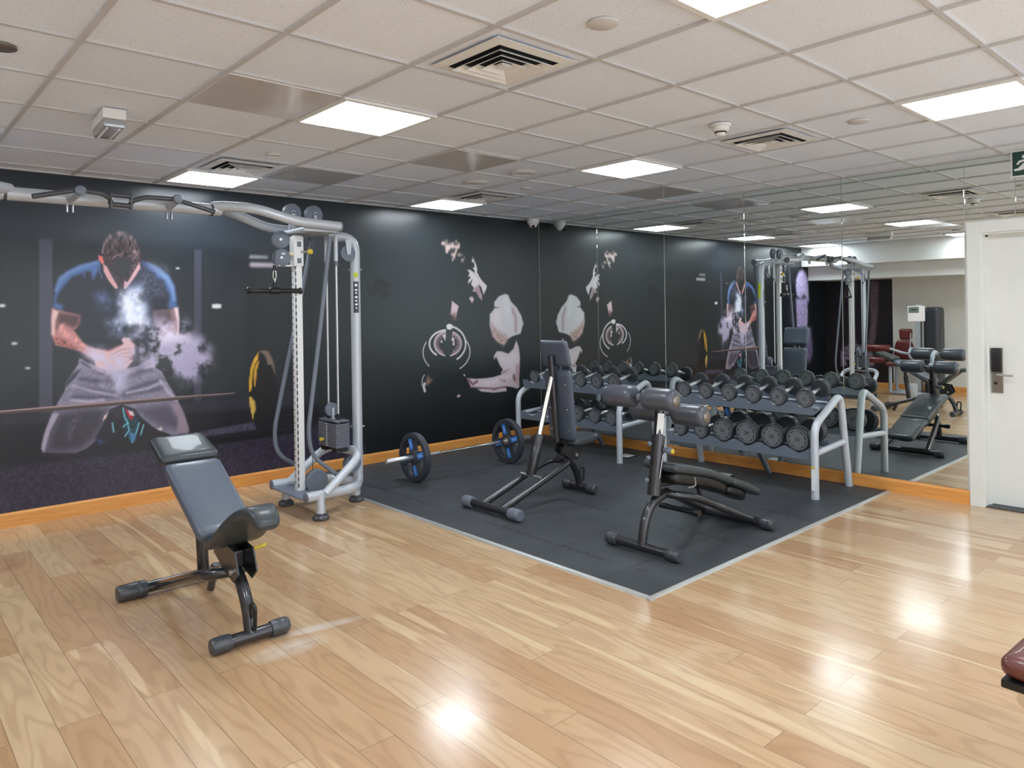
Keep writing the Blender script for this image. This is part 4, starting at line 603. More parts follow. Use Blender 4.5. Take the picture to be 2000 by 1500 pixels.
US = steps((XB, -7.45, .02), (-7.45, -6.4, .008), (-6.4, -5.75, .02), (-5.75, -3.85, .0048), (-3.85, -2.6, .012), (-2.6, -.30, .0062), (-.30, -.001, .02))
ZS = steps((.10, .3, .02), (.3, 2.1, .0052), (2.1, H + .002, .03))
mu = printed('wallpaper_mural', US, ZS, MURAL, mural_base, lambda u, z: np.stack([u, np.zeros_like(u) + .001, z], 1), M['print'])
mu_t = tag(mu, 'dark printed wallpaper showing a kneeling man with chalk and another man lifting a dumbbell', 'wallpaper')
REAR = []
def rp(L, col, blur=.03, al=1, nz=.4): REAR.append('|'.join(['p', ','.join('%g,%g' % q for q in L), '%d,%d,%d' % col, str(blur), str(al), str(nz), '0']))
rp([(-.45, 2.05), (-.62, 2.05), (-.55, 1.2), (-.62, .7), (-.5, .5), (-.42, .6), (-.46, 1.2)], (84, 70, 74)); rp([(-.84, 2.05), (-1.02, 2.05), (-1.0, 1.5), (-.95, .95), (-.85, .6), (-.78, .65), (-.86, 1.2)], (96, 80, 84))
rp([(-.3, .75), (-.55, .85), (-.8, .75), (-.72, .62), (-.4, .6)], (110, 100, 112)); rp([(-.3, .58), (-.8, .58), (-.78, .53), (-.3, .52)], (150, 136, 156), .02)
rp([(-.28, .7), (-.36, .7), (-.4, .4), (-.28, .38)], (126, 112, 140)); rp([(-.78, .68), (-.9, .66), (-.92, .42), (-.82, .4)], (120, 104, 124)); rp([(-.35, 1.9), (-.6, 1.9), (-.5, 1.5)], (58, 48, 52), .08)
rm = printed('wallpaper_mural', np.arange(-1.26, .001, .012), np.arange(.11, 2.075, .012), REAR, lambda U, Z: np.zeros(U.shape + (3,)) + np.array([36, 31, 34.]), lambda u, z: np.stack([np.zeros_like(u) + XB + .002, u, z], 1), M['print'])
tag(rm, 'dark printed picture of a bending lifter on the back wall, seen only in the mirrors', 'wallpaper')

# ------------------------------------------------------------------ rubber mat and edging
mt = MB().box((-1.645, -2.088, .005), (3.27, 4.14, .010)).build('rubber_mat', M['mat'], origin=(-1.645, -2.088, 0), smooth=False)
tag(mt, 'black rubber gym floor mat of interlocking tiles before the mirrors', 'floor mat')
e = MB(); prof = [(0, 0), (.026, 0), (.022, .007), (.006, .013), (0, .013)]
e.prism(prof, -4.19, -.022, lambda u, v, t: Vector((-3.268 - u, t, v))); e.prism(prof, -3.30, -.016, lambda u, v, t: Vector((t, -4.158 - u, v)))
tag(e.build('edge_trim', M['alu'], origin=(-3.28, -4.17, 0), smooth=False), 'thin pale metal edging strip round two sides of the black rubber mat', 'edging strip')
# small white pads with black rims, lying on the mat under the racks
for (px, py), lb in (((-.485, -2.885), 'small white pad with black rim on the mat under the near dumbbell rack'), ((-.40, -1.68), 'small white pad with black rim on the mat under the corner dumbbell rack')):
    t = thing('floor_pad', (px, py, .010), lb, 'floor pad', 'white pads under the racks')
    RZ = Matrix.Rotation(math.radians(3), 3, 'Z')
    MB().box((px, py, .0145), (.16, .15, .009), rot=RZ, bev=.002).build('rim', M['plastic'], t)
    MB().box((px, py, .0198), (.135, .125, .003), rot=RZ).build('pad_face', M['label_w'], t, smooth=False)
MZ = .0105                                    # top of the rubber mat

# ------------------------------------------------------------------ dumbbell racks
SLU, SLL = math.radians(12.5), math.radians(8.0)
def rack(y0, y1, ms, msl, lb):
    t = thing('dumbbell_rack', (-.38, (y0 + y1) / 2, 0), lb, 'dumbbell rack', 'two-tier dumbbell racks')
    for y, nm in ((y0, 'a'), (y1, 'b')):
        f = MB().tube([(-.703, y, MZ), (-.703, y, .60), (-.225, y, .815), (-.075, y, MZ)], .031, 20, fil=.10)
        f.tube([(-.70, y, .372), (-.15, y, .405)], .026, 18)
        fr_ = f.build('end_frame', M['silver'], t)
        MB().cyl((-.703, y, .0105), (-.703, y, .03), .0325).build('foot', M['silver2'], fr_)
        MB().cyl((-.075, y, .0105), (-.075, y, .03), .0325).build('foot', M['silver2'], fr_)
    yc = (y0 + y1) / 2; L = abs(y1 - y0) - .07
    # trays: floor of the tray, scalloped front lip, rear lip, rail
    def tray(xf, zf, dx, sl, ysc, R, nm):
        dirv = Vector((math.cos(sl), 0, math.sin(sl))); nrm = Vector((-math.sin(sl), 0, math.cos(sl)))
        o = Vector((xf, 0, zf)); N = 90; ya, yb = yc - L / 2, yc + L / 2
        def lip(mb, base, depth, th, amp):
            top = []
            for i in range(N + 1):
                y = ya + (yb - ya) * i / N
                d = min(abs(y - q) for q in ysc); top.append((y, amp * (1 - math.cos(min(1, d / .1175) * PI)) * .5 - .008))
            poly = [(ya, -depth)] + [(yb, -depth)] + [(y, h) for y, h in top[::-1]]
            mb.prism(poly, 0, th, lambda u, v, q: base + Vector((0, u, 0)) + nrm * v + dirv * q)
        a = MB(); lip(a, o, .058, .004, .046)
        a.box(o + dirv * (dx / 2) - nrm * .051 + V(0, yc, 0), (dx + .001, L, .008), rot=Matrix.Rotation(-sl, 3, 'Y'))
        lip(a, o + dirv * (dx - .004), .055, .004, .030)
        tr = a.build('tray', M['shelf'], t, smooth=False)
        MB().tube([o + dirv * .10 - nrm * .030 + V(0, ya, 0), o + dirv * .10 - nrm * .030 + V(0, yb, 0)], .010, 12).build('rail', M['silver'], tr)
        MB().tube([o + dirv * (dx - .07) - nrm * .030 + V(0, ya, 0), o + dirv * (dx - .07) - nrm * .030 + V(0, yb, 0)], .010, 12).build('rail', M['silver'], tr)
    tray(-.655, .732, .33, SLU, [y for y in ms], .07, 'upper')
    tray(-.70, .372, .34, SLL, msl, .09, 'lower')
    br = MB().prism([(-.10, MZ), (-.06, MZ), (-.36, .42), (-.42, .42)], -.02, .02, lambda u, v, q: Vector((u, yc + q, v))); br.build('centre_leg', M['shelf'], t)
    return t
YL_B = [-2.565, -2.79, -3.02, -3.255, -3.49, -3.716]
YU_B = [-2.585 - .235 * k for k in range(6)]; YU_A = [-.555 - .235 * k for k in range(6)]
rkB = rack(-2.385, -3.862, YU_B, YL_B, 'silver and slate two-tier dumbbell rack nearer the door, with six dumbbells on each tier')
rkA = rack(-.335, -1.842, YU_A, YU_A, 'silver and slate two-tier dumbbell rack farther back, in the corner behind the upright bench')
MB().box((-.7345, -3.862, .17), (.002, .030, .17)).build('instruction_label', M['label_w'], [c for c in rkB.children if c.name.startswith('end_frame')][1])
MB().box((-.7360, -3.862, .27), (.002, .030, .015)).build('warning_label', M['yellow'], [c for c in rkB.children if c.name.startswith('end_frame')][1])

# ------------------------------------------------------------------ dumbbells
def dumbbell(R, T, Ltot, num, sl):
    """axis along +x tilted up by sl; origin at the middle of the handle"""
    t = thing('dumbbell', (0, 0, 0), '', 'dumbbell', 'round dumbbells on the racks')
    ax = Vector((math.cos(sl), 0, math.sin(sl))); up = Vector((-math.sin(sl), 0, math.cos(sl)))
    h = Ltot / 2
    hb = MB().lathe(-ax * (h - T), ax, [(0, .0), (0, .014), (.02, .014), (h - T - .02, .0175), (h - T, .018), (h - T + (h - T - .02), .014), (2 * (h - T), .014), (2 * (h - T), 0)], 18)
    hb.build('handle', M['steel'], t)
    for s in (-1, 1):
        c = ax * (s * (h - T)); a = ax * s
        hd = MB().lathe(c, a, [(0, 0), (0, .03), (.002, R * .55), (.004, R * .9), (.012, R * .985), (.022, R), (T - .014, R), (T - .006, R * .975), (T, R * .925), (T, R * .87), (T - .004, R * .85), (T - .004, 0)], 40).build('head', M['rubber'], t)
        MB().lathe(c + a * (T - .0045), a, [(0, R * .845), (.003, R * .845), (.0034, 0)], 40).build('end_disc', M['disc'], hd)
        side = Vector((0, s, 0))                      # reading direction as seen from outside
        mk = MB(); seg = 10
        for k in range(seg):
            if k in (2, 7): continue
            a0 = 2 * PI * k / seg + .1
            P = []
            for rr, aa in ((R * .66, a0), (R * .74, a0), (R * .74, a0 + .42), (R * .66, a0 + .42)): P.append(c + a * (T - .0010) + (side * math.cos(aa) + up * math.sin(aa)) * rr)
            vs = [mk.bm.verts.new(p) for p in P] + [mk.bm.verts.new(p + a * .0008) for p in P]
            mk.bm.faces.new(vs[:4]); mk.bm.faces.new(vs[4:][::-1])
            for q in range(4): w_ = (q + 1) % 4; mk.bm.faces.new((vs[q], vs[w_], vs[4 + w_], vs[4 + q]))
        mk.lathe(c + a * (T - .0012), a, [(0, R * .69), (.0008, R * .69), (.0008, R * .705), (0, R * .705), (0, R * .69)], 40)
        for f_ in [f_ for f_ in mk.bm.faces if len(f_.verts) > 20]: mk.bm.faces.remove(f_)
        mk.build('ring_marking', M['ink'], hd, smooth=False)
        p = c + a * (T - .0006)
        M4 = Matrix(((side.x, up.x, a.x, p.x), (side.y, up.y, a.y, p.y), (side.z, up.z, a.z, p.z), (0, 0, 0, 1)))
        text_mesh(num, R * .42 if R > .08 else R * .40, M4, 'number', M['ink'], hd)
    return t
ordn = ['first', 'second', 'third', 'fourth', 'fifth', 'sixth']
def place(protos, keys, ys, x, z, where):
    for k, (key, y) in enumerate(zip(keys, ys)):
        if key is None: continue
        if key not in protos['used']: o = protos[key]; protos['used'].add(key)
        else: o = copy_tree(protos[key])
        o.location = (x, y, z + (protos[key]['_dz'])); 
        n = where(k, key)
        o['label'] = n
protos = {'used': set()}
def mk(key, R, T, L, num, sl, dz=0):
    protos[key] = dumbbell(R, T, L, num, sl); protos[key]['_dz'] = dz
for num, R, T in (('12', .074, .046), ('14', .075, .049), ('16', .076, .052), ('18', .077, .055), ('20', .077, .058), ('22', .078, .061)): mk('u' + num, R, T, .335, num, SLU, R - .076)
for num, R, T in (('2', .076, .036), ('4', .077, .038), ('5', .078, .04), ('6', .080, .042), ('8', .081, .044), ('10', .082, .046)): mk('v' + num, R, T, .325, num, SLU, R - .076)
for num, R, T in (('24', .074, .062), ('26', .075, .064)): mk('l' + num, R, T, .34, num, SLL, R - .108)
for num, R, T in (('20', .104, .07), ('24', .108, .074), ('22', .104, .078), ('25', .105, .08)): mk('m' + num, R, T, .345, num, SLL, R - .108)
for num, R, T in (('7', .080, .05), ('9', .084, .052), ('11', .080, .054), ('13', .080, .056)): mk('w' + num, R, T, .335, num, SLL, R - .108)
xu = -.66 + .335 / 2 * math.cos(SLU); zu = .805 + .335 / 2 * math.sin(SLU)
place(protos, ['u12', 'u14', 'u16', 'u18', 'u20', 'u22'], YU_B, xu, zu, lambda k, key: f'round black dumbbell, {ordn[k]} from left on the upper tier of the rack nearest the door')
place(protos, ['v2', 'v4', 'v5', 'v6', 'v8', 'v10'], YU_A, xu, zu, lambda k, key: f'small round black dumbbell, {ordn[k]} from left on the upper tier of the corner rack')
xl = -.705 + .345 / 2 * math.cos(SLL); zl = .476 + .345 / 2 * math.sin(SLL)
place(protos, ['l24', 'l26', 'm20', 'm24', 'm22', 'm25'], YL_B, xl, zl, lambda k, key: (f'large black dumbbell, {ordn[k-2]} of the four large ones on the near rack\'s lower tier' if k > 1 else f'smaller black dumbbell behind the foam rollers, {ordn[k]} from left on the near rack\'s lower tier'))
place(protos, ['w7', 'w9', 'w11', 'w13'], YU_A[2:], xl, zl, lambda k, key: f'small round black dumbbell, {ordn[k]} from left on the lower tier of the corner rack')
for k_, o in protos.items():
    if k_ != 'used' and '_dz' in o: pass
for o in list(bpy.data.objects):
    if '_dz' in o: del o['_dz']

# ------------------------------------------------------------------ barbell lying on the mat
by, bz, R = -1.01, .2255 + .0105, .225
t = thing('barbell', (-2.05, by, MZ), 'steel barbell with a blue-striped black plate at each end, lying on the rubber mat', 'barbell')
b = MB().cyl((-2.62, by, bz), (-1.48, by, bz), .014, bev=.001); b.build('shaft', M['chrome'], t)
for a_, c_ in ((-2.50, -2.34), (-1.76, -1.60)): MB().cyl((a_, by, bz), (c_, by, bz), .0165).build('knurled_grip', M['steel'], t)
for s in (-1, 1):
    xc = -2.05 + s * .572
    sl_ = MB().lathe((xc - s * .03, by, bz), (s, 0, 0), [(0, 0), (0, .036), (.012, .036), (.014, .0245), (.335, .0245), (.340, .022), (.340, .012), (.333, .010), (.333, 0)], 24).build('sleeve', M['steel'], t)
for n, s in enumerate((-1, 1)):
    xc = -2.05 + s * .575
    pl = thing('weight_plate', (xc, by, MZ), ['black weight plate with blue spoke stripes on the left end of the barbell', 'black weight plate with blue spoke stripes on the right end of the barbell'][n], 'weight plate', 'plates on the barbell')
    T = .028
    rim = MB().lathe((xc - T, by, bz), (1, 0, 0), [(0, .178), (0, .218), (.006, .225), (2 * T - .006, .225), (2 * T, .218), (2 * T, .178), (T, .176), (0, .178)], 56)
    # close the ring lathe: remove the two cap faces
    for f in [f for f in rim.bm.faces if len(f.verts) > 20]: rim.bm.faces.remove(f)
    rim.build('rim', M['plate_rub'], pl)
    hub = MB().lathe((xc - T * .9, by, bz), (1, 0, 0), [(0, .0255), (0, .062), (.006, .07), (2 * T * .9 - .006, .07), (2 * T * .9, .062), (2 * T * .9, .0255)], 36)
    for f in [f for f in hub.bm.faces if len(f.verts) > 20]: hub.bm.faces.remove(f)
    hub.lathe((xc - T * .9, by, bz), (1, 0, 0), [(0, .0255), (2 * T * .9, .0255)], 36)
    for f in [f for f in hub.bm.faces if len(f.verts) > 30]: hub.bm.faces.remove(f)
    hub.build('hub', M['plate_rub'], pl)
    for k in range(4):
        a = math.radians(14 + 90 * k) ; dv = Vector((0, math.sin(a), math.cos(a))); rt = Vector((0, math.cos(a), -math.sin(a)))
        sp = MB(); poly = [(-.044, .055), (.044, .055), (.040, .185), (-.040, .185)]
        sp.prism(poly, -T * .72, T * .72, lambda u, v, q: Vector((xc + q, by, bz)) + rt * u + dv * v)
        so = sp.build('spoke', M['plate_rub'], pl, smooth=False)
        for q in (-1, 1):
            MB().prism([(-.026, .078), (.022, .072), (.030, .170), (-.018, .170)], T * .72 - .001, T * .72 + .0025, lambda u, v, w_: Vector((xc + q * w_, by, bz)) + rt * u + dv * v).build('blue_stripe', M['blue'], so, smooth=False)
            MB().box(Vector((xc + q * (T * .72 + .003), by, bz)) + dv * .12, (.001, .006, .05), rot=Matrix((Vector((1, 0, 0)), rt, dv)).transposed()).build('plate_marking', M['label_w'], so, smooth=False)

# ------------------------------------------------------------------ cable machine: two pulley towers joined by a pull-up beam
cm = thing('cable_machine', (-5.10, -1.19, 0), 'tall silver cable machine with pulley towers, weight stacks and a pull-up beam at the wallpaper', 'cable machine')
YC = -1.19
def tower(xcol, d):
    tw = bpy.data.objects.new('pulley_tower', None); COL.objects.link(tw); tw.parent = cm; tw.location = Vector((xcol, YC, 0)) - cm.location
    def X(a): return xcol + d * a
    def Q(a, v, z): return (X(a), YC + v, z)
    col = MB().tube([Q(0, 0, .16), Q(0, 0, 2.195), Q(.26, 0, 2.20)], .041, 24, fil=.15, n=9); col.build('column', M['silver'], tw)
    base = MB()
    for s in (-1, 1):
        base.tube([Q(.62, .30 * s, .185), Q(.16, .235 * s, .175), Q(0, .0, .155)], .038, 20, fil=.10)
    base.tube([Q(.46, -.30, .19), Q(.18, -.285, .405), Q(.12, -.20, .445), Q(.12, .20, .445), Q(.18, .285, .405), Q(.46, .30, .19)], .034, 20, fil=.07)
    base.tube([Q(.12, 0, .445), Q(0, 0, .43)], .03, 18)
    base.cyl(Q(.50, -.30, .20), Q(.50, -.30, .052), .030, .036); base.cyl(Q(.50, .30, .20), Q(.50, .30, .052), .030, .036)
    base.cyl(Q(.02, 0, .15), Q(.02, 0, .05), .034); base.build('base_frame', M['silver'], tw)
    for s in (-1, 1): MB().lathe(Q(.618, .30 * s, .185), (d, .04 * s, 0), [(0, .0395), (.006, .0395), (.009, .034), (.009, 0)], 24).build('end_cap', M['cap'], tw)
    for a, v in ((.50, -.30), (.50, .30), (.02, 0)):
        MB().lathe(Q(a, v, 0), (0, 0, 1), [(0, .056), (.008, .063), (.022, .063), (.036, .052), (.040, .038), (.052, .036), (.052, 0)], 28).build('foot_pad', M['capd'], tw)
    MB().prism([(.46, -.30), (.64, -.26), (.64, .26), (.46, .30)] if d < 0 else [(.46, -.30), (.46, .30), (.64, .26), (.64, -.26)], .165, .178, lambda u, v, q: Vector(Q(u, v, q))).build('base_plate', M['pulley'], tw, smooth=False)
    # adjustable rail
    rl = MB().box(Q(.52, 0, 1.18), (.062, .060, 2.01), bev=.006); rl = rl.build('height_rail', M['label_w'], tw)
    st = MB()
    for k in range(34): st.box(Q(.545, -.0305, .22 + k * .052), (.010, .002, .030))
    for k in range(34):
        st.box(Q(.5515, .012, .24 + k * .052), (.002, .014, .012))
    st.box(Q(.545, -.0303, 1.08), (.003, .0014, 1.75)); st.box(Q(.5512, .012, 1.08), (.0014, .003, 1.75)); st.box(Q(.550, -.010, 1.955), (.006, .044, .003))
    st.build('hole_markings', M['label_d'], rl, smooth=False)
    cg = MB().box(Q(.52, 0, 2.06), (.082, .082, .235), bev=.008).build('carriage', M['label_w'], tw)
    for z in (2.115, 1.985): MB().box(Q(.518, -.042, z), (.034, .003, .040)).build('carriage_window', M['cap'], cg, smooth=False)
    MB().cyl(Q(.50, -.04, 2.055), Q(.46, -.085, 2.055), .008).build('pin_rod', M['steel'], cg)
    MB().lathe(Q(.46, -.080, 2.055), (-d * .35, -1, 0), [(0, 0), (0, .014), (.01, .021), (.03, .021), (.036, .014), (.036, 0)], 20).build('pin_knob', M['yellow'], cg)
    MB().cyl(Q(.56, -.02, 2.035), Q(.60, -.02, 2.035), .016).build('bumper', M['yellow_pale'], cg)
    for z0, a0 in ((2.145, .655), (2.005, .650)):
        nrm = Vector((d * .38, -1, 0)).normalized(); c = Vector(Q(a0, -.01, z0))
        pu = MB().lathe(c - nrm * .021, nrm, [(0, 0), (0, .062), (.004, .068), (.010, .068), (.014, .058), (.028, .058), (.032, .068), (.038, .068), (.042, .062), (.042, 0)], 32).build('pulley', M['pulley'], cg)
        MB().cyl(c + nrm * .021, c + nrm * .026, .010).build('axle', M['steel'], pu)
    ar = MB(); ar.box(Q(.60, -.035, 1.985 + .05), (.12, .008, .012)); ar.box(Q(.60, .03, 1.985 + .05), (.12, .008, .012)); ar.box(Q(.62, 0, 1.945), (.11, .05, .012)); ar.build('pulley_bracket', M['label_w'], cg)
    # top wishbone tubes
    top = MB()
    for s in (-1, 1):
        top.tube([Q(.28, .26 * s, 2.248), Q(.64, .26 * s, 2.262), Q(.93, .19 * s, 2.345), Q(1.10, .05 * s, 2.362), Q(1.16, .0, 2.36)], .037, 20, fil=.10)
    top.build('top_tube', M['silver'], tw)
    for s in (-1, 1): MB().lathe(Q(.281, .26 * s, 2.248), (-d, 0, -.02), [(0, .037), (.003, .042), (.010, .042), (.013, .036), (.013, 0)], 24).build('end_cap', M['cap'], tw)
    MB().box(Q(.42, 0, 2.215), (.30, .46, .03), bev=.01).build('top_plate', M['silver'], tw)
    for a in (.555, .37):
        c = Vector(Q(a, 0, 2.362)); pu = MB().lathe(c + V(0, -.019, 0), (0, 1, 0), [(0, 0), (0, .066), (.003, .072), (.009, .072), (.014, .060), (.024, .060), (.029, .072), (.035, .072), (.038, .066), (.038, 0)], 32).build('pulley', M['pulley'], tw)
        MB().cyl(c + V(0, -.036, 0), c + V(0, -.019, 0), .009).build('axle', M['plastic'], pu)
        hp = MB(); hp.box(c + V(0, -.031, -.06), (.026, .008, .15), bev=.003); hp.box(c + V(0, .031, -.06), (.026, .008, .15), bev=.003); hp.build('pulley_fork', M['silver'], tw)
    c = Vector(Q(.10, -.05, 2.06)); MB().lathe(c + V(0, -.015, 0), (0, 1, 0), [(0, 0), (0, .066), (.03, .066), (.03, 0)], 28).build('pulley', M['pulley'], tw)
    hp = MB(); hp.prism([(-.03, .11), (.03, .11), (.016, -.01), (-.016, -.01)], 0, .006, lambda u, v, q: Vector((c.x + u, c.y - .028 + q, c.z + v))); hp.build('pulley_fork', M['silver'], tw)
    # guide rods and weight stack
    for v in (-.08, .08):
        MB().cyl(Q(.22, v, .44), Q(.22, v, 2.20), .010).build('guide_rod', M['steel'], tw)
        MB().cyl(Q(.22, v, 1.99), Q(.22, v, 2.20), .017).build('rod_collar', M['silver'], tw)
        MB().cyl(Q(.22, v, 1.95), Q(.22, v, 1.995), .0165).build('rod_stop', M['cap'], tw)
    stk = MB()
    for k in range(11): stk.box(Q(.22, 0, .497 + k * .0175), (.122, .30, .0155), bev=.002, seg=1)
    stk = stk.build('weight_stack', M['stack'], tw)
    MB().box(Q(.22, 0, .70), (.118, .29, .014), bev=.003).build('top_weight', M['stack'], stk)
    mk_ = MB()
    for k in range(11): mk_.box(Q(.2825, 0, .497 + k * .0175), (.002, .012, .008))
    mk_.build('weight_numbers', M['label_w'], stk, smooth=False)
    MB().lathe(Q(.285, .045, .545), (d, 0, 0), [(0, 0), (0, .008), (.02, .014), (.03, .015), (.036, .01), (.036, 0)], 18).build('selector_pin', M['yellow'], stk)
    bs = MB(); bs.box(Q(.22, -.09, .468), (.10, .07, .035)); bs.box(Q(.22, .09, .468), (.10, .07, .035)); bs.build('rubber_buffer', M['plastic'], tw)
    for v in (-.08, .08): MB().cyl(Q(.22, v, .705), Q(.22, v, .755), .016).build('bushing', M['plastic'], tw)
    c = Vector(Q(.235, 0, .785)); MB().lathe(c + V(0, -.015, 0), (0, 1, 0), [(0, 0), (0, .055), (.03, .055), (.03, 0)], 28).build('pulley', M['pulley'], tw)
    MB().box(c + V(0, -.024, -.035), (.020, .006, .10), bev=.002).build('pulley_fork', M['silver'], tw)
    # guards at the bottom
    c = Vector(Q(.40, -.03, .235)); MB().lathe(c + V(0, -.03, 0), (0, 1, 0), [(0, 0), (0, .086), (.008, .094), (.05, .094), (.058, .086), (.058, 0)], 32).build('low_pulley', M['pulley'], tw)
    c = Vector(Q(.08, -.04, .33)); MB().lathe(c + V(0, -.02, 0), (0, 1, 0), [(0, 0), (0, .075), (.04, .075), (.04, 0)], 28).build('low_pulley', M['pulley'], tw)
    # padded cable sleeves
    for v, pts in ((.24, [(.26, 2.20), (.43, 1.455), (.62, .63), (.60, .44), (.40, .30)]), (-.24, [(.355, 2.17), (.45, 1.455), (.565, .66), (.535, .48), (.30, .28)])):
        MB().tube([Q(a, v, z) for a, z in pts], .0165, 16, fil=.14, n=8).build('cable_sleeve', M['hose'], tw)
    MB().tube([Q(.42, -.02, .28), Q(.42, -.02, 2.30)], .0028, 8).build('cable', M['cable'], tw)
    MB().tube([Q(.70, -.012, 2.08), Q(.715, -.012, 1.95)], .003, 8).build('cable', M['cable'], tw)
    return tw, X
tw1, X1 = tower(-3.32, -1)
tw2, X2 = tower(-6.88, 1)
def col_label(name, zc, hh, m, ww=.03, x=-3.32, a0=None):
    # wraps a little way round the column, facing the camera
    mb = MB(); a0 = math.atan2(-.87, -.5) + .12 + ww / .0832 if a0 is None else a0 + ww / .0832; n = 8; P0 = []; 
    for i in range(n + 1):
        a = a0 - ww / .0416 * i / n; P0.append((x + .0418 * math.cos(a), YC + .0418 * math.sin(a)))
    for i in range(n):
        vs = [mb.bm.verts.new((*P0[i], zc - hh / 2)), mb.bm.verts.new((*P0[i + 1], zc - hh / 2)), mb.bm.verts.new((*P0[i + 1], zc + hh / 2)), mb.bm.verts.new((*P0[i], zc + hh / 2))]
        mb.bm.faces.new(vs)
    return mb
c1 = [c for c in tw1.children if c.name.startswith('column')][0]
o = col_label('x', 1.70, .26, 'label_d', .045).build('brand_label', M['label_d'], c1)
sm = MB()
for k, (dz, hh, ww) in enumerate(((.10, .02, .02), (.06, .012, .024), (.035, .012, .014), (-.0, .014, .024), (-.03, .010, .018), (-.06, .014, .024), (-.09, .010, .012))):
    q = col_label('y', 1.70 + dz, hh, '', ww); 
    for v in q.bm.verts: dv = Vector((v.co.x + 3.32, v.co.y - YC, 0)); v.co += dv.normalized() * .0006
    q.build('label_lettering', M['steel'], c1)
col_label('x', 1.885, .04, 'label_d', .035).build('small_label', M['sticker'], c1)
col_label('x', 1.81, .21, '', .045, a0=math.radians(8)).build('yellow_sticker', M['sticker'], c1)
for z in (.62, 1.93):
    for s in (-1, 1): MB().cyl((-3.32 + s * .034, YC - s * .028, z), (-3.32 + s * .044, YC - s * .036, z), .008).build('bolt', M['steel'], c1)
# straight bar attachment hanging from tower one
hx, hy = -4.035, -1.215
at = thing('cable_bar', (hx, hy, 1.75), 'short black straight bar handle hanging by a carabiner from the pulley tower', 'cable handle')
MB().cyl((hx, hy, 1.945), (hx, hy, 1.905), .011, .014).build('cable_stop', M['plastic'], at)
MB().tube([(hx - .011, hy, 1.895), (hx - .013, hy, 1.85), (hx, hy, 1.825), (hx + .013, hy, 1.85), (hx + .011, hy, 1.895), (hx, hy, 1.905)], .0038, 10, fil=.01, closed=True).build('carabiner', M['chrome'], at)
MB().tube([(hx, hy - .008, 1.835), (hx, hy - .008, 1.81), (hx, hy + .008, 1.80), (hx, hy + .008, 1.825)], .0035, 8, fil=.006, closed=True).build('chain_link', M['chrome'], at)
MB().cyl((hx, hy, 1.815), (hx, hy, 1.765), .014).build('swivel', M['plastic'], at)
ba = Vector((1, -.08, -.0)).normalized(); pc = Vector((hx, hy, 1.748))
MB().lathe(pc - ba * .215, ba, [(0, 0), (0, .020), (.010, .027), (.022, .024), (.03, .018), (.10, .021), (.17, .018), (.18, .027), (.25, .027), (.26, .018), (.33, .021), (.40, .018), (.408, .024), (.42, .027), (.43, .020), (.43, 0)], 20).build('grip_bar', M['plastic'], at)
# second tower's single stirrup handle
hx2, hy2 = -6.165, -1.22
at = thing('stirrup_handle', (hx2, hy2, 1.6), 'black stirrup handle hanging from the far pulley tower, seen only in the mirrors', 'cable handle')
MB().tube([(hx2, hy2, 1.90), (hx2, hy2 - .06, 1.72), (hx2, hy2 + .06, 1.72)], .008, 8, fil=.01, closed=True).build('strap', M['plastic'], at)
MB().cyl((hx2, hy2 - .06, 1.72), (hx2, hy2 + .06, 1.72), .016).build('grip', M['plastic'], at)
# pull-up beam
bm_ = bpy.data.objects.new('pull_up_beam', None); COL.objects.link(bm_); bm_.parent = cm; bm_.location = (0, 0, 2.33)
MB().tube([(-4.43, YC, 2.335), (-5.77, YC, 2.335)], .043, 24).build('beam_tube', M['silver'], bm_)
for x in (-4.50, -5.745): MB().cyl((x - .008, YC, 2.335), (x + .008, YC, 2.335), .0465, seg=28).build('clamp_ring', M['capd'], bm_)
for xb, xk in ((-5.40, -5.388), (-4.795, -4.812)):
    MB().tube([(xb, YC, 2.325), (xk, YC - .255, 2.352)], .027, 18).build('grip_arm', M['silver2'], bm_)
    MB().lathe((xk, YC - .25, 2.352), (0, -1, 0), [(0, .027), (.0, .031), (.02, .031), (.026, .027), (.028, 0)], 24).build('arm_cap', M['pulley'], bm_)
    for q in (-.016, .016): MB().box((xb + q, YC - .02, 2.268), (.010, .026, .055), bev=.004).build('strap_hook', M['steel'], bm_)
yg = YC - .235
gr = [[(-5.640, yg - .02, 2.292), (-5.40, yg, 2.358)], [(-5.372, yg, 2.357), (-5.26, yg, 2.350), (-5.205, yg + .03, 2.322), (-5.20, yg + .06, 2.30)],
      [(-5.085, yg + .06, 2.30), (-5.078, yg + .03, 2.322), (-5.01, yg, 2.350), (-4.83, yg, 2.353)], [(-4.79, yg, 2.345), (-4.565, yg - .02, 2.285)]]
for pts in gr: MB().tube(pts, .0155, 16, fil=.04).build('grip', M['capd'], bm_)
for z in (2.352, 2.288):
    MB().cyl((-5.205, yg + .03, z), (-5.085, yg + .03, z), .017).build('centre_grip', M['capd'], bm_)
for x in (-5.205, -5.085): MB().box((x, yg + .04, 2.318), (.012, .05, .10), bev=.004).build('grip_bracket', M['capd'], bm_)

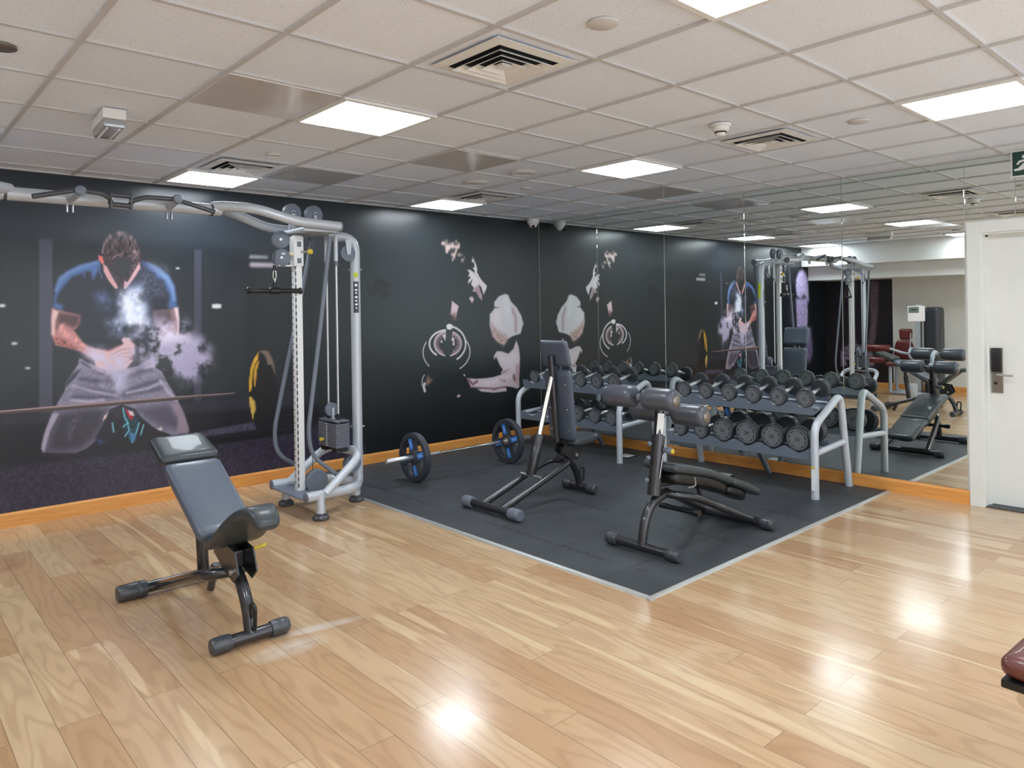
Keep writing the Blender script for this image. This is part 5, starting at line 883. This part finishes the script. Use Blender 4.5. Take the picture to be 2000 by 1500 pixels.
# ------------------------------------------------------------------ benches
class Frame:
    def __init__(s, ox, oy, ang): s.o = Vector((ox, oy, 0)); s.f = Vector((math.cos(ang), math.sin(ang), 0)); s.l = Vector((-math.sin(ang), math.cos(ang), 0))
    def __call__(s, a, t, z): return s.o + s.f * a + s.l * t + Vector((0, 0, z))
    def rot(s, pitch=0):
        R0 = Matrix((s.f, s.l, Vector((0, 0, 1)))).transposed(); return R0 @ Matrix.Rotation(-pitch, 3, 'Y')
def foot_bar(F, a, half, z0, t, cr=.039, r=.030, m='frame', capm='cap', cl=.09):
    MB().tube([F(a, -half + .02, z0 + cr + .001), F(a, half - .02, z0 + cr + .001)], r, 20).build('foot_bar', M[m], t)
    for s in (-1, 1):
        MB().lathe(F(a, s * (half - cl), z0 + cr + .001), F.l * s, [(0, r), (.002, cr * .93), (.018, cr), (.045, cr), (.05, cr * .96), (.055, cr), (cl - .008, cr * .97), (cl + .002, cr * .82), (cl + .002, 0)], 28).build('rubber_cap', M[capm], t)
def adj_bench(F, z0, lb, back, backL, headL, seat, seatw, seatth, gap, strut, capm, chrome_top, wbar=1.0, whalf=.33):
    t = thing('weight_bench', F(.3, 0, z0), lb, 'weight bench', 'adjustable weight benches')
    foot_bar(F, 0, .185, z0, t, capm='capd' if capm == 'cap' else capm)
    foot_bar(F, wbar, whalf, z0, t, .045, capm='cap' if chrome_top else 'capd', cl=.11 if chrome_top else .15)
    # curved front leg
    MB().tube([F(0, 0, z0 + .05), F(.03, 0, z0 + .17), F(.12, 0, z0 + .29), F(.26, 0, z0 + .325)], .030, 20, fil=.10).build('front_leg', M['frame'], t)
    MB().tube([F(-.05, 0, z0 + .075), F(-.06, 0, z0 + .19), F(-.015, 0, z0 + .20), F(.0, 0, z0 + .09)], .009, 10, fil=.02, closed=True).build('transport_handle', M['plastic'], t)
    # U-shaped rail
    MB().tube([F(wbar, -.115, z0 + .04), F(.36, -.115, z0 + .26), F(.24, -.10, z0 + .29), F(.20, 0, z0 + .295), F(.24, .10, z0 + .29), F(.36, .115, z0 + .26), F(wbar, .115, z0 + .04)], .0265, 18, fil=.07).build('u_rail', M['frame'], t)
    # bracket
    hs, hz = gap
    br = MB()
    for s in (-1, 1): br.prism([(hs - .20, hz - .03), (hs + .03, hz + .0), (hs + .07, hz - .09), (.16, z0 + .30), (.08, z0 + .28), (.02, hz - .13)], s * .045 - .004, s * .045 + .004, lambda u, v, q: F(u, q, v))
    br.box(F(hs - .04, 0, hz - .10), (.12, .085, .08), rot=F.rot(), bev=.01)
    br.build('seat_bracket', M['frame'], t, smooth=False)
    for s in (-1, 1): MB().cyl(F(.09, s * .05, z0 + .33), F(.09, s * .062, z0 + .33), .014).build('bolt', M['steel'], t)
    MB().tube([F(hs - .10, -.05, hz - .07), F(hs - .13, -.14, hz - .05)], .009, 10).build('adjustment_lever', M['yellow'], t)
    # seat, back and head pads
    hw_ = headL[3]
    sp = MB().pad(seat, seatw, seatth, lambda a, u, v: F(a, u, v)).build('seat', M['vinyl_dark'], t)
    ca, sa = math.cos(back), math.sin(back); n = (-sa, ca)
    p0 = (hs, hz); p1 = (hs + ca * backL, hz + sa * backL)
    bp = MB().pad([p0, p1], [.285, .30], .066, lambda a, u, v: F(a, u, v), ex=9 if hw_ else 5).build('backrest', M['vinyl'], t)
    (h0, h1, hang, hw) = headL
    q0 = (p1[0] + ca * h0 + n[0] * (.022 if hw else 0), p1[1] + sa * h0 + n[1] * (.022 if hw else 0)); q1 = (q0[0] + math.cos(hang) * h1, q0[1] + math.sin(hang) * h1)
    MB().pad([q0, q1], [.315, .30] if hw else [.31, .31], .058, lambda a, u, v: F(a, u, v), ex=7).build('headrest', M['vinyl_dark' if hw else 'vinyl'], t)
    # support beam under the back
    off = -.085 if chrome_top else -.058; b0 = (hs + .0 + n[0] * off, hz + n[1] * off); b1 = (q0[0] + ca * h1 * .45 + n[0] * off * .8, q0[1] + sa * h1 * .45 + n[1] * off * .8)
    MB().tube([F(b0[0], 0, b0[1]), F(b1[0], 0, b1[1])], .026, 18).build('back_beam', M['frame'], t)
    for f_ in (.15, .45, .8):
        for s in (-1, 1):
            c = (p0[0] + ca * backL * f_ + n[0] * -.032, p0[1] + sa * backL * f_ + n[1] * -.032)
            MB().lathe(F(c[0], s * .10, c[1]), -(F.f * n[0] + Vector((0, 0, n[1]))), [(0, .008), (.004, .006), (.004, 0)], 12).build('bolt', M['chrome'], bp)
    # telescopic strut
    (sa0, sz0), fr_ = strut; e = (b0[0] + (b1[0] - b0[0]) * fr_, b0[1] + (b1[1] - b0[1]) * fr_)
    A = F(sa0, 0, sz0); B = F(e[0], 0, e[1]); dv = (B - A)
    m1 = A + dv * (.40 if chrome_top else .75)
    MB().cyl(A, m1, .040 if chrome_top else .030, seg=28, bev=.003).build('strut_sleeve', M['frame'], t)
    MB().cyl(m1 - dv * .02, B, .021, seg=20).build('strut_rod', M['chrome'] if chrome_top else M['frame'], t)
    MB().tube([F(sa0, -.115, sz0 - .0), F(sa0, .115, sz0 - .0)], .012, 12).build('pivot_pin', M['steel'], t)
    if chrome_top: MB().lathe(m1 - dv * .06 - F.f * .04, F.f * 1.0 + F.l * -.0, [(0, 0), (0, .012), (.03, .012), (.034, .022), (.06, .022), (.066, .014), (.066, 0)], 18).build('lock_knob', M['pulley'], t)
    return t
F1 = Frame(-5.06, -3.175, math.radians(90))
b1 = adj_bench(F1, 0, 'slate grey inclined weight bench standing alone on the wooden floor at left', math.radians(28), .60, (.005, .27, math.radians(20), 1),
    [(.25, .435), (.14, .475), (.03, .565), (-.05, .63), (-.11, .655), (-.16, .648), (-.20, .622), (-.215, .585)], [.27, .27, .26, .21, .16, .135, .12, .11], .058, (.262, .462), ((.62, .175), .62), 'capd', False)
MB().tube([F1(.80, -.10, .02), F1(.74, -.10, .14)], .022, 14).build('rear_stub', M['frame'], b1)
F2 = Frame(-1.825, -2.32, math.radians(180))
b2 = adj_bench(F2, MZ, 'slate grey weight bench with upright backrest and steel strut, on the rubber mat', math.radians(84), .60, (.025, .225, math.radians(77), 0),
    [(.19, .455), (.06, .455), (-.06, .465), (-.13, .475), (-.17, .44)], [.26, .28, .27, .22, .18], .07, (.185, .475), ((.575, .235), .78), 'capd', True)
# decline bench with foam rollers
F3 = Frame(-2.73, -3.69, 0.0); z0 = MZ
t = thing('decline_bench', F3(.4, 0, z0), 'black decline bench with four foam leg rollers on a post, on the rubber mat', 'exercise bench')
foot_bar(F3, 0, .285, z0, t, capm='capd'); foot_bar(F3, 1.0, .36, z0, t, capm='capd')
MB().tube([F3(0, 0, z0 + .05), F3(.025, 0, z0 + .19), F3(.10, 0, z0 + .30), F3(.28, 0, z0 + .34)], .030, 20, fil=.10).build('front_leg', M['frame'], t)
MB().tube([F3(1.0, -.20, z0 + .045), F3(.42, -.12, z0 + .30), F3(.25, -.06, z0 + .335), F3(.25, .06, z0 + .335), F3(.42, .12, z0 + .30), F3(1.0, .20, z0 + .045)], .0265, 18, fil=.06).build('u_rail', M['frame'], t)
MB().tube([F3(.33, -.16, z0 + .225), F3(.33, .10, z0 + .225)], .018, 14).build('foot_peg', M['plastic'], t)
MB().lathe(F3(.33, -.16, z0 + .225), -F3.l, [(0, 0), (0, .022), (.03, .024), (.05, .022), (.05, 0)], 18).build('peg_cap', M['plastic'], t)
post = MB().tube([F3(.128, 0, .355), F3(.19, 0, .735)], .043, 24).build('post_sleeve', M['frame'], t)
MB().tube([F3(.155, 0, .50), F3(.205, 0, .90)], .031, 22).build('post', M['frame'], t)
MB().box(F3(.196 - .020, -.0262, .815), (.044, .003, .135), rot=Matrix.Rotation(math.radians(-37), 3, 'Z') @ Matrix.Rotation(math.radians(6), 3, 'Y')).build('instruction_label', M['label_w'], t, smooth=False)
MB().tube([F3(.13, -.045, .47), F3(.165, -.052, .62)], .004, 8).build('lock_rod', M['steel'], t)
for a, z in ((.125, .46), (.145, .60), (.16, .69)): MB().lathe(F3(a - .045, .01, z), -F3.f, [(0, 0), (0, .012), (.012, .016), (.02, .010), (.02, 0)], 14).build('bolt', M['pulley'], t)
MB().lathe(F3(.19, -.04, .645), -F3.l, [(0, 0), (0, .016), (.03, .016), (.034, .024), (.06, .022), (.064, .018), (.064, 0)], 18).build('adjustment_knob', M['pulley'], t)
MB().lathe(F3(.19, -.104, .645), -F3.l, [(0, 0), (0, .015), (.008, .015), (.008, 0)], 18).build('knob_face', M['yellow'], t)
neck = MB().tube([F3(.205, 0, .88), F3(.20, 0, 1.0), F3(.10, 0, 1.035), F3(.01, 0, 1.00)], .022, 16, fil=.06).tube([F3(.205, 0, .90), F3(.30, 0, .88)], .022, 16)
neck.build('roller_bracket', M['silver2'], t)
for a, z, off in ((.0, 1.0, 0), (.30, .873, 0)):
    MB().cyl(F3(a, -.285, z), F3(a, .30, z), .014).build('roller_axle', M['frame'], t)
    for s in (-1, 1):
        c0 = .035 if a < .1 else .05
        ro_ = MB().lathe(F3(a, s * c0, z), F3.l * s, [(0, 0), (0, .042), (.004, .056), (.018, .067), (.05, .0705), (.20, .0705), (.222, .067), (.236, .056), (.242, .038), (.242, 0)], 30).build('foam_roller', M['roller'], t)
        MB().lathe(F3(a, s * (c0 + .241), z), F3.l * s, [(0, 0), (0, .036), (.006, .034), (.012, .020), (.014, 0)], 26).build('roller_cap', M['bronze'], ro_)
    MB().lathe(F3(a, -.016, z), F3.l, [(0, 0), (0, .022), (.032, .022), (.032, 0)], 20).build('axle_boss', M['pulley'], t)
MB().pad([(.155, .545), (.55, .455), (.83, .352)], [.27, .29, .29], .060, lambda a, u, v: F3(a, u - .02, v), ex=9).build('seat_pad', M['vinyl_dark'], t)
MB().pad([(.835, .350), (1.02, .285), (1.23, .198)], [.29, .28, .26], .060, lambda a, u, v: F3(a, u - .02, v), ex=9).build('back_pad', M['vinyl_dark'], t)
MB().pad([(.20, .475), (.55, .395), (.82, .297)], [.20, .25, .22], .095, lambda a, u, v: F3(a, u - .02, v), ex=6).build('seat_shell', M['plastic'], t)
MB().pad([(.83, .29), (1.0, .235), (1.13, .175)], [.21, .21, .14], .08, lambda a, u, v: F3(a, u - .02, v), ex=6).build('back_shell', M['plastic'], t)
MB().tube([F3(.16, 0, .42), F3(.45, 0, .40), F3(.62, 0, .33)], .022, 14).build('pad_beam', M['frame'], t)
MB().tube([F3(.62, 0, .36), F3(.66, 0, .24)], .016, 12).build('pad_strut', M['frame'], t)
MB().tube([F3(.34, -.09, .455), F3(.40, -.13, .45), F3(.41, -.13, .385), F3(.38, -.09, .375)], .006, 8, fil=.02).build('wire_handle', M['steel'], t)
MB().lathe(F3(.92, -.19, .095), -F3.l, [(0, 0), (0, .018), (.006, .018), (.006, 0)], 16).build('position_dot', M['yellow'], t)

# ------------------------------------------------------------------ leather bench seat at the right edge
t = thing('leather_seat', (-3.55, -6.15, 0), 'brown leather seat pad on a chrome frame, cut off by the right edge', 'exercise seat')
FS = Frame(-3.60, -6.13, math.radians(-3))
MB().pad([(-.245, .44), (.25, .44)], [.40, .40], .075, lambda a, u, v: FS(a, u, v), ex=8).build('cushion', M['brown_v'], t)
MB().tube([FS(-.20, .185, .462), FS(.24, .185, .462)], .003, 8).build('seam_piping', M['maroon'], t)
MB().tube([FS(-.232, -.19, .458), FS(-.232, .165, .458)], .003, 8).build('seam_piping', M['maroon'], t)
MB().box(FS(-.005, 0, .390), (.475, .385, .026), rot=FS.rot(), bev=.006).build('cushion_base', M['plastic'], t)
MB().tube([FS(-.222, .13, .352), FS(.3, .13, .352)], .026, 16).build('seat_rail', M['chrome'], t)
MB().tube([FS(-.21, -.12, .358), FS(.3, -.12, .358)], .026, 16).build('seat_rail', M['chrome'], t)
for a, b in ((.26, .12), (.26, -.12)): MB().cyl(FS(a, b, .36), FS(a, b, 0), .022).build('leg', M['chrome'], t)
MB().tube([FS(.26, -.20, .02), FS(.26, .20, .02)], .02).build('foot_bar', M['silver'], t)

# ------------------------------------------------------------------ leg machine in the recess (seen in the mirrors)
t = thing('leg_machine', (-7.35, -1.6, 0), 'maroon padded leg machine with dark weight tower, seen only in the mirrors', 'exercise machine')
MB().pad([(-.0, 0.955), (.0, 1.15)], [.20, .22], .07, lambda a, u, v: Vector((-7.42 + a, -1.69 + u, v)), ex=7).build('headrest', M['maroon'], t)
MB().pad([(-.0, .60), (.0, .80), (0, .95)], [.34, .33, .24], .08, lambda a, u, v: Vector((-7.42 + a, -1.66 + u, v)), ex=7).build('backrest', M['maroon'], t)
MB().pad([(.0, .56), (.42, .54)], [.36, .36], .08, lambda a, u, v: Vector((-7.42 + a, -1.66 + u, v)), ex=7).build('seat', M['maroon'], t)
MB().cyl((-7.15, -1.08, .81), (-7.15, -1.52, .81), .062, bev=.02).build('leg_roller', M['maroon'], t)
MB().cyl((-7.10, -1.05, .60), (-7.10, -1.45, .60), .055, bev=.02).build('leg_roller', M['maroon'], t)
f = MB().tube([(-7.2, -1.50, .025), (-7.2, -1.50, .50), (-7.45, -1.50, .50)], .03, 14, fil=.05).tube([(-7.2, -1.50, .03), (-7.2, -2.25, .03)], .03, 14).tube([(-7.5, -2.2, .03), (-7.5, -1.5, .03), (-7.5, -1.5, .52)], .03, 14, fil=.05)
f.tube([(-7.15, -1.50, .81), (-7.2, -1.75, .72), (-7.25, -1.95, .72)], .025, 12, fil=.06); f.build('frame', M['silver2'], t)
MB().box((-7.35, -1.93, .80), (.12, .09, 1.55), bev=.02).build('tower_post', M['silver'], t)
MB().box((-7.35, -2.17, .78), (.34, .25, 1.5), bev=.08, seg=4).build('weight_tower_cover', M['cover_black'], t)
MB().lathe((-7.2, -1.84, .73), (0, -1, 0), [(0, 0), (0, .11), (.03, .11), (.03, 0)], 28).build('cam_disc', M['silver'], t)
MB().cyl((-7.22, -1.82, .75), (-7.22, -1.84, 1.08), .011).build('side_handle', M['steel'], t)
t = thing('storage_container', (-6.9, -1.98, 0), 'pale grey upright container on the floor by the leg machine, seen only in the mirrors', 'container')
MB().box((-6.9, -1.98, .12), (.12, .12, .24), bev=.025).build('container_body', M['silver'], t)
